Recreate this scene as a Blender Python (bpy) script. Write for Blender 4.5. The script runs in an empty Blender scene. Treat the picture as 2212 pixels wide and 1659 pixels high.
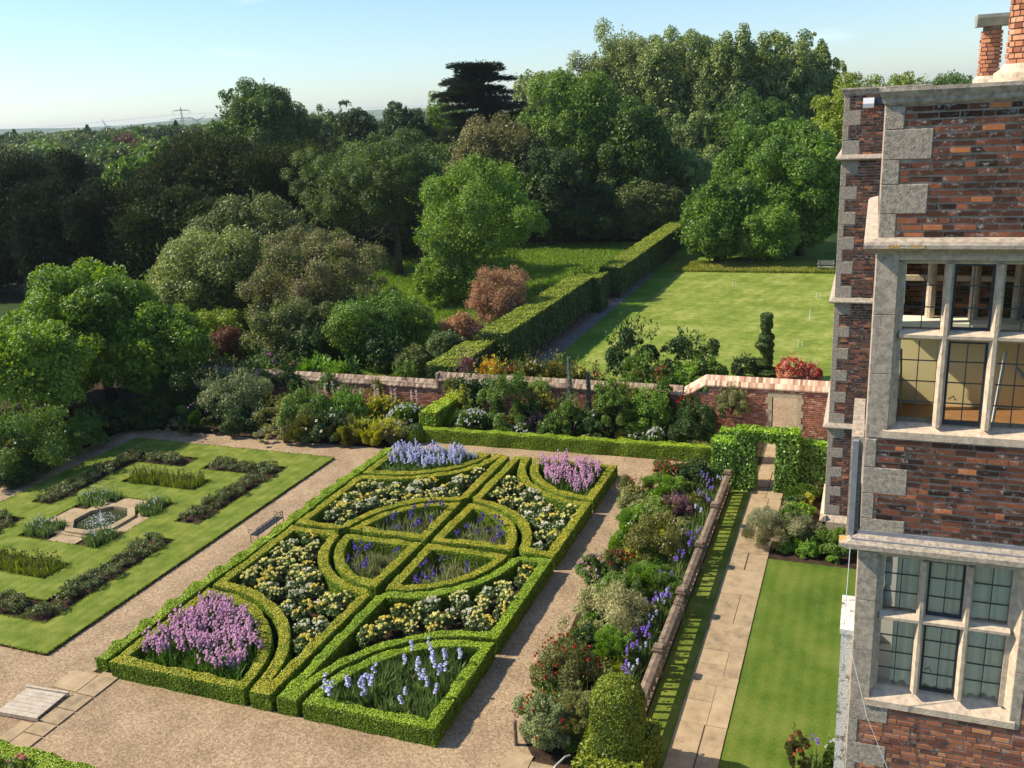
import bpy, math, random
import numpy as np
from mathutils import Vector, Matrix, noise as mnoise

sc = bpy.context.scene
C = bpy.context.scene.collection
rad = math.radians
# ------------------------------------------------------------------ camera
CAM_H = 12.5
YAW, PITCH, ROLL = rad(21.797), rad(16.813), rad(-3.194)
def cam_axes():
    f = Vector((-math.sin(YAW)*math.cos(PITCH), math.cos(YAW)*math.cos(PITCH), -math.sin(PITCH)))
    r0 = Vector((math.cos(YAW), math.sin(YAW), 0)); u0 = r0.cross(f)
    r = r0*math.cos(ROLL)+u0*math.sin(ROLL); u = u0*math.cos(ROLL)-r0*math.sin(ROLL)
    return r, u, f
cd = bpy.data.cameras.new('camera'); cam = bpy.data.objects.new('camera', cd); C.objects.link(cam)
r_, u_, f_ = cam_axes()
cam.matrix_world = Matrix(((r_.x, u_.x, -f_.x, 0), (r_.y, u_.y, -f_.y, 0), (r_.z, u_.z, -f_.z, CAM_H), (0, 0, 0, 1)))
cd.sensor_fit = 'HORIZONTAL'; cd.sensor_width = 36.0; cd.lens = 36.0*1987.46/2212.0
cd.clip_start = 0.1; cd.clip_end = 20000
sc.camera = cam
# ------------------------------------------------------------------ world, sun, exposure
SUN_EL, SUN_AZ = rad(41.5), rad(257.0)      # azimuth clockwise from +Y
w = bpy.data.worlds.new('World'); sc.world = w; w.use_nodes = True
wn, wl = w.node_tree.nodes, w.node_tree.links
sky = wn.new('ShaderNodeTexSky'); sky.sky_type = 'NISHITA'; sky.sun_disc = False
sky.sun_elevation = SUN_EL; sky.sun_rotation = SUN_AZ
sky.altitude = 50; sky.air_density = 1.0; sky.dust_density = .4; sky.ozone_density = 1.6
bg = wn['Background']; bg.inputs[1].default_value = 0.115
tc = wn.new('ShaderNodeTexCoord'); mp = wn.new('ShaderNodeMapping'); mp.inputs['Scale'].default_value = (3.0, 3.0, 16.0)
nz = wn.new('ShaderNodeTexNoise'); nz.inputs['Scale'].default_value = 2.4; nz.inputs['Detail'].default_value = 6
cr = wn.new('ShaderNodeValToRGB'); cr.color_ramp.elements[0].position = 0.63; cr.color_ramp.elements[1].position = 0.80
cr.color_ramp.elements[1].color = (0.5, 0.5, 0.5, 1)
mixw = wn.new('ShaderNodeMixRGB'); mixw.inputs[2].default_value = (7.5, 7.9, 8.6, 1)
wl.new(tc.outputs['Generated'], mp.inputs['Vector']); wl.new(mp.outputs[0], nz.inputs['Vector']); wl.new(nz.outputs['Fac'], cr.inputs[0])
wl.new(cr.outputs[0], mixw.inputs[0]); wl.new(sky.outputs[0], mixw.inputs[1]); tint = wn.new('ShaderNodeMixRGB'); tint.blend_type = 'MULTIPLY'; tint.inputs[0].default_value = 1; tint.inputs[2].default_value = (.84, .97, 1.13, 1)
wl.new(mixw.outputs[0], tint.inputs[1]); wl.new(tint.outputs[0], bg.inputs[0])
sd = bpy.data.lights.new('sun', 'SUN'); sd.energy = 5.0; sd.angle = rad(0.55); sd.color = (1.0, 0.90, 0.72)
sun = bpy.data.objects.new('sun', sd); C.objects.link(sun)
S = Vector((math.sin(SUN_AZ)*math.cos(SUN_EL), math.cos(SUN_AZ)*math.cos(SUN_EL), math.sin(SUN_EL)))
sun.rotation_euler = S.to_track_quat('Z', 'Y').to_euler(); sun.location = S*60
sc.view_settings.view_transform = 'Standard'; sc.view_settings.look = 'None'
sc.view_settings.exposure = 0.48; sc.view_settings.gamma = 1.0; sc.view_settings.use_curve_mapping = False
sc.render.engine = 'CYCLES'
cy = sc.cycles; cy.max_bounces = 6; cy.diffuse_bounces = 2; cy.glossy_bounces = 2; cy.transmission_bounces = 4
cy.transparent_max_bounces = 8; cy.volume_bounces = 0; cy.use_denoising = True; cy.caustics_reflective = False; cy.caustics_refractive = False
cy.sample_clamp_indirect = 4.0

# ------------------------------------------------------------------ helpers
def tag(o, label=None, cat=None, group=None, kind=None):
    if label: o['label'] = label
    if cat: o['category'] = cat
    if group: o['group'] = group
    if kind: o['kind'] = kind
    return o
def link(o, parent=None):
    C.objects.link(o)
    if parent: o.parent = parent
    return o
def empty(name, loc=(0, 0, 0), rz=0, label=None, cat=None, group=None):
    o = bpy.data.objects.new(name, None); o.location = loc; o.rotation_euler = (0, 0, rz); o.empty_display_size = .1
    C.objects.link(o); return tag(o, label, cat, group)
def copy_tree(o, parent=None):
    c = o.copy(); C.objects.link(c); c.parent = parent
    for ch in list(o.children): copy_tree(ch, c)
    return c

class MB:
    """collects faces of several sizes into one mesh, with a face value v and a material index"""
    def __init__(s): s.V = []; s.F = []; s.v = []; s.m = []; s.n = 0
    def add(s, V, F, v=None, m=0):
        V = np.asarray(V, float).reshape(-1, 3); s.V.append(V)
        F = [np.asarray(f)+s.n for f in F] if isinstance(F, list) else F+s.n
        s.F.append(F); k = len(F)
        s.v.append(np.full(k, .5) if v is None else (np.full(k, float(v)) if np.isscalar(v) else np.asarray(v, float)))
        s.m.append(np.full(k, m)); s.n += len(V)
    def box(s, x0, x1, y0, y1, z0, z1, v=None, m=0):
        V = [(x, y, z) for z in (z0, z1) for y in (y0, y1) for x in (x0, x1)]
        s.add(V, np.array([(0, 2, 3, 1), (4, 5, 7, 6), (0, 1, 5, 4), (2, 6, 7, 3), (0, 4, 6, 2), (1, 3, 7, 5)]), v, m)
    def tube(s, pts, rads, n=6, v=None, m=0, cap=True):
        pts = [Vector(p) for p in pts]; V = []; up = Vector((0, 0, 1))
        for i, p in enumerate(pts):
            d = (pts[min(i+1, len(pts)-1)]-pts[max(i-1, 0)]); d = d.normalized() if d.length > 1e-9 else up
            a = d.cross(Vector((1, 0, 0)) if abs(d.x) < .8 else Vector((0, 1, 0))).normalized(); b = d.cross(a)
            for k in range(n):
                t = 2*math.pi*k/n; V.append(p+(a*math.cos(t)+b*math.sin(t))*rads[i])
        F = []
        for i in range(len(pts)-1):
            for k in range(n): F.append((i*n+k, i*n+(k+1) % n, (i+1)*n+(k+1) % n, (i+1)*n+k))
        F = [np.array(f) for f in F]
        if cap: F += [np.array(range(n))[::-1], np.array(range((len(pts)-1)*n, len(pts)*n))]
        s.add([tuple(q) for q in V], F, v, m)
    def build(s, name, mats, parent=None, smooth=False):
        me = mesh_np(name, s)
        for mt in (mats if isinstance(mats, (list, tuple)) else [mats]): me.materials.append(mt)
        me.polygons.foreach_set('use_smooth', np.full(len(me.polygons), bool(smooth)))
        return link(bpy.data.objects.new(name, me), parent)
def mesh_np(name, s):
    me = bpy.data.meshes.new(name)
    V = np.concatenate(s.V); me.vertices.add(len(V)); me.vertices.foreach_set('co', V.astype(np.float32).ravel())
    loops = []; tot = []
    for F in s.F:
        if isinstance(F, np.ndarray): loops.append(F.ravel()); tot.append(np.full(len(F), F.shape[1]))
        else:
            for f in F: loops.append(np.asarray(f)); tot.append(np.array([len(f)]))
    loops = np.concatenate(loops).astype(np.int32); tot = np.concatenate(tot).astype(np.int32)
    me.loops.add(len(loops)); me.loops.foreach_set('vertex_index', loops)
    me.polygons.add(len(tot)); st = np.zeros(len(tot), np.int32); st[1:] = np.cumsum(tot)[:-1]
    me.polygons.foreach_set('loop_start', st); me.polygons.foreach_set('loop_total', tot)
    me.polygons.foreach_set('material_index', np.concatenate(s.m).astype(np.int32))
    a = me.attributes.new('v', 'FLOAT', 'FACE'); a.data.foreach_set('value', np.concatenate(s.v).astype(np.float32))
    me.update(calc_edges=True); me.validate(); return me

# ------------------------------------------------------------------ materials
def nodes(name):
    m = bpy.data.materials.new(name); m.use_nodes = True; nt = m.node_tree; return m, nt, nt.nodes, nt.links, nt.nodes['Principled BSDF']
def ramp(N, stops):
    r = N.new('ShaderNodeValToRGB'); e = r.color_ramp.elements
    while len(e) < len(stops): e.new(0.5)
    for i, (p, c) in enumerate(stops): e[i].position = p; e[i].color = (*c, 1)
    return r
MATS = {}; VEG = 1.4
def leaf_mat(name, dark, light, trans=.28, rough=.48, spec=.4, nscale=.5, third=None):
    if name in MATS: return MATS[name]
    m, nt, N, L, P = nodes(name)
    at = N.new('ShaderNodeAttribute'); at.attribute_name = 'v'
    geo = N.new('ShaderNodeNewGeometry'); nz = N.new('ShaderNodeTexNoise'); nz.inputs['Scale'].default_value = nscale; nz.inputs['Detail'].default_value = 3
    L.new(geo.outputs['Position'], nz.inputs['Vector'])
    oi = N.new('ShaderNodeObjectInfo')
    a = N.new('ShaderNodeMath'); a.operation = 'MULTIPLY_ADD'; a.inputs[1].default_value = .9; L.new(nz.outputs['Fac'], a.inputs[0]); 
    b = N.new('ShaderNodeMath'); b.operation = 'MULTIPLY_ADD'; b.inputs[1].default_value = .55; b.inputs[2].default_value = -.32; L.new(at.outputs['Fac'], b.inputs[0]); L.new(b.outputs[0], a.inputs[2])
    c = N.new('ShaderNodeMath'); c.operation = 'MULTIPLY_ADD'; c.inputs[1].default_value = .2; L.new(oi.outputs['Random'], c.inputs[0]); L.new(a.outputs[0], c.inputs[2]); c.use_clamp = True
    kk = VEG if not name.startswith('petal') else 1.0; sh = (1.22, 1.0, .78) if kk != 1.0 else (1, 1, 1); dark = tuple(min(.9, q*kk*z) for q, z in zip(dark, sh)); light = tuple(min(.9, q*kk*z) for q, z in zip(light, sh))
    stops = [(.15, dark), (.85, light)] if third is None else [(.15, dark), (.6, light), (.9, third)]
    r = ramp(N, stops); L.new(c.outputs[0], r.inputs[0]); L.new(r.outputs[0], P.inputs['Base Color'])
    P.inputs['Roughness'].default_value = rough; P.inputs['Specular IOR Level'].default_value = spec
    t = N.new('ShaderNodeBsdfTranslucent'); hs = N.new('ShaderNodeHueSaturation'); hs.inputs['Saturation'].default_value = 1.15; hs.inputs['Value'].default_value = 1.3
    L.new(r.outputs[0], hs.inputs['Color']); L.new(hs.outputs[0], t.inputs[0])
    mx = N.new('ShaderNodeMixShader'); mx.inputs[0].default_value = trans; L.new(P.outputs[0], mx.inputs[1]); L.new(t.outputs[0], mx.inputs[2])
    L.new(mx.outputs[0], N['Material Output'].inputs[0]); MATS[name] = m; return m
def plain(name, col, rough=.6, spec=.4, metal=0, var=0, scale=8, bump=0, bscale=40, col2=None, lo=.35, hi=.65):
    if name in MATS: return MATS[name]
    m, nt, N, L, P = nodes(name)
    P.inputs['Roughness'].default_value = rough; P.inputs['Specular IOR Level'].default_value = spec; P.inputs['Metallic'].default_value = metal
    geo = N.new('ShaderNodeNewGeometry')
    if col2 or var:
        c2 = col2 or tuple(x*(1-var) for x in col)
        nz = N.new('ShaderNodeTexNoise'); nz.inputs['Scale'].default_value = scale; nz.inputs['Detail'].default_value = 6; nz.inputs['Roughness'].default_value = .65
        L.new(geo.outputs['Position'], nz.inputs['Vector']); r = ramp(N, [(lo, c2), (hi, col)]); L.new(nz.outputs['Fac'], r.inputs[0]); L.new(r.outputs[0], P.inputs['Base Color'])
    else: P.inputs['Base Color'].default_value = (*col, 1)
    if bump:
        nb = N.new('ShaderNodeTexNoise'); nb.inputs['Scale'].default_value = bscale; nb.inputs['Detail'].default_value = 5
        L.new(geo.outputs['Position'], nb.inputs['Vector']); bp = N.new('ShaderNodeBump'); bp.inputs['Strength'].default_value = bump; bp.inputs['Distance'].default_value = .02
        L.new(nb.outputs['Fac'], bp.inputs['Height']); L.new(bp.outputs[0], P.inputs['Normal'])
    MATS[name] = m; return m
def petal(name, c1, c2=None):
    return leaf_mat(name, c2 or tuple(x*.75 for x in c1), c1, trans=.25, rough=.6, spec=.2, nscale=3)

G = dict(
 green=((.035, .085, .012), (.11, .21, .035)), darkgreen=((.014, .040, .010), (.045, .10, .022)), brightgreen=((.06, .15, .015), (.17, .33, .045)),
 lime=((.16, .22, .025), (.36, .42, .07)), olive=((.06, .085, .018), (.17, .20, .05)), silver=((.12, .15, .07), (.34, .38, .22)),
 greygreen=((.09, .125, .05), (.24, .29, .13)), bluegreen=((.06, .10, .05), (.19, .26, .13)), lightgreen=((.10, .19, .04), (.27, .40, .11)),
 reddish=((.040, .060, .018), (.125, .155, .045)), purple=((.07, .045, .06), (.20, .14, .17)), lavender=((.08, .11, .065), (.21, .25, .16)))
def gm(k): return leaf_mat('leaf_'+k, *G[k])
B = dict(red=(.55, .03, .03), orange=(.85, .30, .03), yellow=(.85, .66, .07), white=(.85, .86, .80), cream=(.88, .85, .64), lilac=(.70, .38, .66), darkred=(.30, .02, .03),
 violet=(.26, .16, .48), coral=(.72, .15, .10), pinkwhite=(.80, .62, .62), pink=(.74, .38, .62), salmon=(.85, .32, .25))
def bm(k): return petal('petal_'+k, B[k], tuple(c*.7 for c in B[k]))

# ------------------------------------------------------------------ foliage
def unit(a): return a/np.maximum(np.linalg.norm(a, axis=1, keepdims=True), 1e-9)
def rnd_dirs(rng, n): return unit(rng.normal(size=(n, 3)))
def kites(mb, Cc, Nn, size, rng, aspect=1.0, m=0, v=None, T=None, width=.36):
    n = len(Cc)
    if T is None: T = np.cross(Nn, rnd_dirs(rng, n))
    T = unit(T); Bn = unit(np.cross(Nn, T)); s = (size*rng.uniform(.7, 1.3, n))[:, None]
    V = np.empty((n, 4, 3)); V[:, 0] = Cc+T*s*.5*aspect; V[:, 1] = Cc+Bn*s*width+Nn*s*.08; V[:, 2] = Cc-T*s*.5*aspect; V[:, 3] = Cc-Bn*s*width+Nn*s*.08
    mb.add(V.reshape(-1, 3), np.arange(4*n).reshape(n, 4), rng.random(n) if v is None else v, m)
def lobes(d, rng, amp):
    o = np.zeros(len(d))
    for i in range(6): k = rnd_dirs(rng, 1)[0]*rng.uniform(2.2, 6.5); o += np.cos(d@k+rng.uniform(0, 6.28))/6**.5
    return np.clip(1+amp*o, .45, 1.5)
def crown_pts(rng, rx, ry, rz, nclump, cr, n, kind='round', vz=1.0):
    """leaf positions and normals for a crown centred on the origin"""
    d = rnd_dirs(rng, nclump*3)
    if kind == 'poplar': d = np.sign(d)*np.abs(d)**.62; d = d/np.maximum((np.abs(d)**4).sum(1, keepdims=True)**.25, 1e-6)
    d = d[d[:, 2] > -.75][:nclump]
    rr = (rng.uniform(.50, .92, len(d))*lobes(d, rng, .23))[:, None]
    cc = d*rr*np.array([rx, ry, rz]); crs = rng.uniform(.35, 1.5, len(cc))*cr; pk = crs**2/np.sum(crs**2)
    k = rng.choice(len(cc), n, p=pk); e = rnd_dirs(rng, n)
    out = unit(cc/np.array([rx, ry, rz])+1e-6)
    flip = (e*out[k]).sum(1) < rng.uniform(-.7, .1, n); e[flip] *= -1
    flip = (e[:, 2] < -.55); e[flip, 2] *= -1
    sc3 = np.array([1, 1, vz]); P = cc[k]+e*(crs[k]*(1.10*rng.random(n)**.42))[:, None]*sc3
    if kind != 'raw': q_ = np.percentile(np.abs(P[:, :2]), 98.5, axis=0); P[:, 0] *= rx/q_[0]; P[:, 1] *= ry/q_[1]; t_ = np.percentile(P[:, 2], 99.4); up_ = P[:, 2] > 0; P[up_, 2] *= rz/t_
    Nn = unit(e*1.0+rng.normal(size=(n, 3))*.75+np.array([0, 0, .3]))
    return P, Nn, cc, crs
def crown(mb, rng, kind, rx, ry, rz, zc, leaf, n, m=0):
    k = 1.0
    if kind in ('round', 'sycamore', 'silver', 'shrub', 'mag'):
        ncl, cq = {'round': (150, .185), 'sycamore': (140, .19), 'silver': (120, .20), 'shrub': (90, .22), 'mag': (130, .17)}[kind]
        P, Nn, cc, crs = crown_pts(rng, rx, ry, rz, ncl, cq*min(rx, rz*1.2), n)
        P[:, 2] += zc; kites(mb, P, Nn, leaf, rng, 1.25, m, width=.4)
        q = rnd_dirs(rng, n//5)*(rng.uniform(.2, .8, n//5)**.5)[:, None]*np.array([rx, ry, rz]); q[:, 2] += zc
        kites(mb, q, rnd_dirs(rng, len(q)), leaf*2.0, rng, 1.1, m)
    elif kind in ('poplar', 'willow'):
        P, Nn, cc, crs = crown_pts(rng, rx, ry, rz, 230, .16*rx, n, 'poplar', vz=1.7)
        P[:, 2] += zc; kites(mb, P, Nn, leaf, rng, 1.3, m)
        q = rnd_dirs(rng, n//5)*(rng.uniform(.2, .7, n//5)**.5)[:, None]*np.array([rx, ry, rz]); q[:, 2] += zc
        kites(mb, q, rnd_dirs(rng, len(q)), leaf*2.0, rng, 1.1, m)
    elif kind == 'cedar':
        lv = 19; cc = []
        for i in range(lv):
            t = i/(lv-1); rr = rx*(1-.62*t**2.2)*(.8+.3*rng.random())
            z = zc-rz+2*rz*t*.93
            for j in range(max(4, int(12-7*t))):
                a = rng.uniform(0, 6.28); q = rng.uniform(.35, 1.0)*rr
                cc.append((math.cos(a)*q, math.sin(a)*q*ry/rx, z+rng.uniform(-.25, .25)+.10*q))
        cc = np.array(cc); k = rng.integers(0, len(cc), n); a = rng.uniform(0, 6.28, n); q = np.sqrt(rng.random(n))*rx*.30
        P = cc[k]+np.stack([np.cos(a)*q, np.sin(a)*q*.8, rng.normal(size=n)*.13-q*.10+rng.uniform(0, .12, n)], 1)
        T = np.stack([P[:, 0], P[:, 1], rng.uniform(0, .8, n)*rx*.3], 1)
        kites(mb, P, unit(rng.normal(size=(n, 3))*.35+np.array([0, 0, 1])), leaf, rng, 2.4, m, T=T)
        for sx, sy, h in ():     # ragged leaders
            t = rng.random(n//260); P = np.stack([rx*(sx+.10*t)+rng.normal(size=len(t))*.25*(1-t), rx*sy+rng.normal(size=len(t))*.25*(1-t), zc+rz*(.72+.42*t*h)], 1)
            kites(mb, P, rnd_dirs(rng, len(t)), leaf, rng, 2.4, m, T=np.tile([.6, .1, .5], (len(t), 1)))
    elif kind == 'yew':
        P, Nn, cc, crs = crown_pts(rng, rx, ry, rz, 75, .30*min(rx, rz), n)
        P[:, 2] += zc; T = unit(P-np.array([0, 0, zc-rz*.6]))+rng.normal(size=(n, 3))*.55+np.array([0, 0, .05])
        kites(mb, P, Nn, leaf, rng, 1.9, m, T=T, width=.26)
        q = rnd_dirs(rng, n//4)*(rng.uniform(.2, .8, n//4)**.5)[:, None]*np.array([rx, ry, rz]); q[:, 2] += zc
        kites(mb, q, rnd_dirs(rng, len(q)), leaf*2, rng, 1.1, m)
    elif kind in ('ash', 'airy', 'tam', 'judas'):
        P, Nn, cc, crs = crown_pts(rng, rx, ry, rz, 120, .145*min(rx, rz), n)
        P[:, 2] += zc; kites(mb, P+rng.normal(size=P.shape)*.1, Nn, leaf, rng, 1.7, m, width=.34)
        q = rnd_dirs(rng, n//6)*(rng.random(n//6)**.4)[:, None]*np.array([rx, ry, rz])*.88; q[:, 2] += zc
        kites(mb, q, rnd_dirs(rng, len(q)), leaf*1.2, rng, 1.5, m)
    if kind not in ('cedar',) and n > 2500:
        ns = 110; e = rnd_dirs(rng, ns); e[:, 2] = np.where(e[:, 2] < -.3, -e[:, 2], e[:, 2]); b0 = e*np.array([rx, ry, rz])*rng.uniform(.78, .95, ns)[:, None]; dr = unit(e+np.array([0, 0, .5])+rng.normal(size=(ns, 3))*.35)
        L_ = min(rx, rz)*rng.uniform(.10, .26, ns); u = np.linspace(.1, 1, 14); pp = (b0[:, None]+dr[:, None]*(L_[:, None]*u)[..., None]).reshape(-1, 3)+rng.normal(size=(ns*14, 3))*leaf*.7; pp[:, 2] += zc
        kites(mb, pp, rnd_dirs(rng, len(pp)), leaf*1.1, rng, 1.5, m, T=np.repeat(dr, 14, 0)+rng.normal(size=(ns*14, 3))*.7)
    return
BARK = plain('bark', (.11, .085, .06), .9, .2, var=.5, scale=3, bump=.6, bscale=12)
BARKG = plain('bark_grey', (.20, .18, .15), .9, .2, var=.45, scale=4, bump=.5, bscale=14)
def trunk_mb(rng, h, r, rx, rz, zc, limbs=9, twigs=0, fork=.5):
    mb = MB(); top = zc+rz*.55; bend = rng.normal(size=2)*.03*h
    pts = []; rs = []
    for i in range(7):
        t = i/6; pts.append((bend[0]*math.sin(3*t), bend[1]*math.sin(2*t), top*t)); rs.append(r*(1.35 if i == 0 else 1-.85*t))
    mb.tube(pts, rs, 8)
    for i in range(limbs):
        t = rng.uniform(.28, .85); a = rng.uniform(0, 6.28); z0 = top*t; L_ = rx*rng.uniform(.55, .92)*(1-.3*t)
        p0 = Vector((bend[0]*math.sin(3*t), bend[1]*math.sin(2*t), z0)); e = Vector((math.cos(a)*L_, math.sin(a)*L_, z0+rz*rng.uniform(.15, .7)))
        mid = p0.lerp(e, .5)+Vector((rng.normal()*.1*rx, rng.normal()*.1*rx, -.05*rz))
        r0 = r*(1-.8*t)*.6; mb.tube([p0, mid, e], [r0, r0*.6, r0*.18], 5)
        for j in range(twigs):
            q = p0.lerp(e, rng.uniform(.3, 1)); e2 = q+Vector((rng.normal()*.3*rx, rng.normal()*.3*rx, rng.uniform(-.1, .45)*rz)); mb.tube([q, e2], [r0*.35, r0*.08], 4, cap=False)
    return mb
def tree(name, label, cat, x, y, ztop, zbot, R, kind, mat, leaf, n, seed, r=.25, ry=None, bark=None, limbs=9, twigs=0, group=None, trunk=True, z0=0.):
    rng = np.random.default_rng(seed); t = empty(name, (x, y, z0), 0, label, cat, group)
    leaf *= .57; n = int(n*2.7); zbot = max(zbot, .0); rz = (ztop-zbot)/2; zc = (ztop+zbot)/2
    mb = MB(); crown(mb, rng, kind, R, ry or R, rz, zc, leaf, n); mb.build('crown', mat, t)
    if trunk: trunk_mb(rng, ztop, r, R, rz, zc, limbs, twigs).build('trunk', bark or BARK, t, True)
    return t
# ------------------------------------------------------------------ ground
def ground_mat(name, c1, c2, c3=None, scale=1.2, fine=30, bump=.5, bd=.01, rough=.95, stripe=None):
    m, nt, N, L, P = nodes(name); P.inputs['Roughness'].default_value = rough; P.inputs['Specular IOR Level'].default_value = .1
    geo = N.new('ShaderNodeNewGeometry')
    a = N.new('ShaderNodeTexNoise'); a.inputs['Scale'].default_value = scale; a.inputs['Detail'].default_value = 5; a.inputs['Roughness'].default_value = .6
    f = N.new('ShaderNodeTexNoise'); f.inputs['Scale'].default_value = fine; f.inputs['Detail'].default_value = 4; f.inputs['Roughness'].default_value = .75
    L.new(geo.outputs['Position'], a.inputs[0]); L.new(geo.outputs['Position'], f.inputs[0])
    s = N.new('ShaderNodeMath'); s.operation = 'ADD'; L.new(a.outputs['Fac'], s.inputs[0]); L.new(f.outputs['Fac'], s.inputs[1])
    h = N.new('ShaderNodeMath'); h.operation = 'MULTIPLY'; h.inputs[1].default_value = .5; L.new(s.outputs[0], h.inputs[0])
    last = h.outputs[0]
    if stripe:
        mpn = N.new('ShaderNodeMapping'); mpn.inputs['Rotation'].default_value = (0, 0, stripe[2]); L.new(geo.outputs['Position'], mpn.inputs[0])
        wv = N.new('ShaderNodeTexWave'); wv.inputs['Scale'].default_value = stripe[0]; wv.inputs['Distortion'].default_value = 2.0; wv.inputs['Detail'].default_value = 2; wv.inputs['Detail Scale'].default_value = .6
        L.new(mpn.outputs[0], wv.inputs[0]); ad = N.new('ShaderNodeMath'); ad.operation = 'MULTIPLY_ADD'; ad.inputs[1].default_value = stripe[1]; L.new(wv.outputs['Fac'], ad.inputs[0]); L.new(h.outputs[0], ad.inputs[2]); last = ad.outputs[0]
    st = [(.38, c1), (.60, c2)] if c3 is None else [(.36, c1), (.5, c2), (.64, c3)]
    r = ramp(N, st); L.new(last, r.inputs[0]); L.new(r.outputs[0], P.inputs['Base Color'])
    if bump:
        b = N.new('ShaderNodeBump'); b.inputs['Strength'].default_value = bump; b.inputs['Distance'].default_value = bd; L.new(f.outputs['Fac'], b.inputs['Height']); L.new(b.outputs[0], P.inputs['Normal'])
    return m
def gravel_mat():
    m, nt, N, L, P = nodes('gravel'); P.inputs['Roughness'].default_value = .95; P.inputs['Specular IOR Level'].default_value = .15
    geo = N.new('ShaderNodeNewGeometry'); v = N.new('ShaderNodeTexVoronoi'); v.inputs['Scale'].default_value = 26
    n2 = N.new('ShaderNodeTexNoise'); n2.inputs['Scale'].default_value = .9; n2.inputs['Detail'].default_value = 5; n3 = N.new('ShaderNodeTexNoise'); n3.inputs['Scale'].default_value = 12; n3.inputs['Detail'].default_value = 5; n3.inputs['Roughness'].default_value = .8
    for q in (v, n2, n3): L.new(geo.outputs['Position'], q.inputs[0])
    r = ramp(N, [(.0, (.20, .133, .075)), (.45, (.375, .265, .168)), (1, (.62, .485, .32))])
    sp = N.new('ShaderNodeSeparateColor'); L.new(v.outputs['Color'], sp.inputs[0]); m1 = N.new('ShaderNodeMath'); m1.operation = 'MULTIPLY_ADD'; m1.inputs[1].default_value = .5; m1.inputs[2].default_value = -.28
    L.new(sp.outputs[0], m1.inputs[0]); m2 = N.new('ShaderNodeMath'); m2.operation = 'ADD'; L.new(m1.outputs[0], m2.inputs[0]); L.new(n3.outputs['Fac'], m2.inputs[1]); L.new(m2.outputs[0], r.inputs[0])
    r2 = ramp(N, [(.3, (.74, .72, .68)), (.65, (1.05, 1.04, 1.0))]); L.new(n2.outputs['Fac'], r2.inputs[0])
    mx = N.new('ShaderNodeMixRGB'); mx.blend_type = 'MULTIPLY'; mx.inputs[0].default_value = 1; L.new(r.outputs[0], mx.inputs[1]); L.new(r2.outputs[0], mx.inputs[2]); L.new(mx.outputs[0], P.inputs['Base Color'])
    b = N.new('ShaderNodeBump'); b.inputs['Strength'].default_value = .8; b.inputs['Distance'].default_value = .03; L.new(n3.outputs['Fac'], b.inputs['Height']); L.new(b.outputs[0], P.inputs['Normal']); return m
GRAVEL = gravel_mat()
SOIL = ground_mat('soil', (.028, .018, .012), (.095, .06, .038), scale=3, fine=22, bump=1, bd=.04)
LAWN = ground_mat('lawn_grass', (.065, .105, .012), (.135, .18, .024), (.26, .27, .055), scale=1.6, fine=26, bump=.5, bd=.02, stripe=(.9, .03, 0))
LAWN_B = ground_mat('lawn_stripes', (.05, .09, .010), (.092, .145, .018), (.16, .19, .035), scale=.8, fine=22, bump=.5, bd=.02, stripe=(1.0, .045, 0))
LAWN_C = ground_mat('bowling_lawn', (.10, .15, .020), (.185, .235, .036), (.33, .34, .09), scale=.45, fine=2.2, bump=.2, bd=.02, stripe=(.30, .035, .25))
TURF = ground_mat('rough_grass', (.05, .10, .012), (.13, .21, .022), (.24, .30, .05), scale=.35, fine=6, bump=.6, bd=.08)
WOODF = ground_mat('woodland_floor', (.02, .035, .01), (.05, .09, .02), scale=.05, fine=1.5, bump=.3, bd=.1)
PATHG = ground_mat('grey_gravel', (.14, .115, .095), (.25, .215, .18), scale=1, fine=18)
STONE = plain('paving_stone', (.50, .39, .24), .9, .2, col2=(.33, .26, .17), scale=1.7, bump=.5, bscale=20)
def sheet(name, pts, z, mat, kind='structure'):
    me = bpy.data.meshes.new(name); me.from_pydata([(x, y, z) for x, y in pts], [], [tuple(range(len(pts)))]); me.materials.append(mat)
    o = bpy.data.objects.new(name, me); C.objects.link(o); return tag(o, kind=kind)
def rect(x0, x1, y0, y1): return [(x0, y0), (x1, y0), (x1, y1), (x0, y1)]
sheet('ground', rect(-9000, 9000, -3000, 14000), 0, WOODF)
sheet('rough_grass', rect(-46, 12, 34.3, 82), .004, TURF)
sheet('bowling_lawn', rect(-13.15, 12, 42.3, 67.6), .012, LAWN_C)
sheet('hedge_path', [(-16.3, 35), (-14.75, 35), (-14.8, 67), (-16.4, 67)], .010, PATHG)
sheet('grass_verge', rect(-14.78, 12, 36.2, 42.25), .008, LAWN_C)
sheet('small_lawn', rect(-22.6, -18.3, 35.2, 39.2), .010, LAWN_C)
sheet('gravel', rect(-29.6, -3.9, -2, 30.6), .004, GRAVEL)
sheet('left_border_soil', [(-42, 2), (-29.55, 2), (-29.5, 25), (-30.2, 28.6), (-29, 29.1), (-29, 34), (-42, 34)], .012, SOIL)
sheet('far_border_soil', [(-29, 29.1), (-17.0, 29.35), (-16.3, 30.4), (-3.3, 30.75), (-3.3, 34), (-29, 34)], .012, SOIL)
rb = [(-5.7, 14.3), (-6.25, 15.0), (-6.35, 17.0), (-6.45, 19.4), (-6.7, 21.8), (-6.4, 23.5), (-6.5, 26.5), (-6.2, 28.6), (-5.2, 30.2), (-4.8, 30.7), (-3.86, 30.7), (-3.86, 13.2), (-5.0, 13.4)]
sheet('balustrade_border_soil', rb[::-1], .012, SOIL)
sheet('grass_strip', rect(-3.86, -3.22, 9, 28.55), .008, LAWN)
sheet('side_lawn', rect(-2.2, .3, 3, 24.0), .008, LAWN_B)
sheet('side_bed_soil', rect(-2.25, .3, 24.0, 28.6), .010, SOIL)
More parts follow.
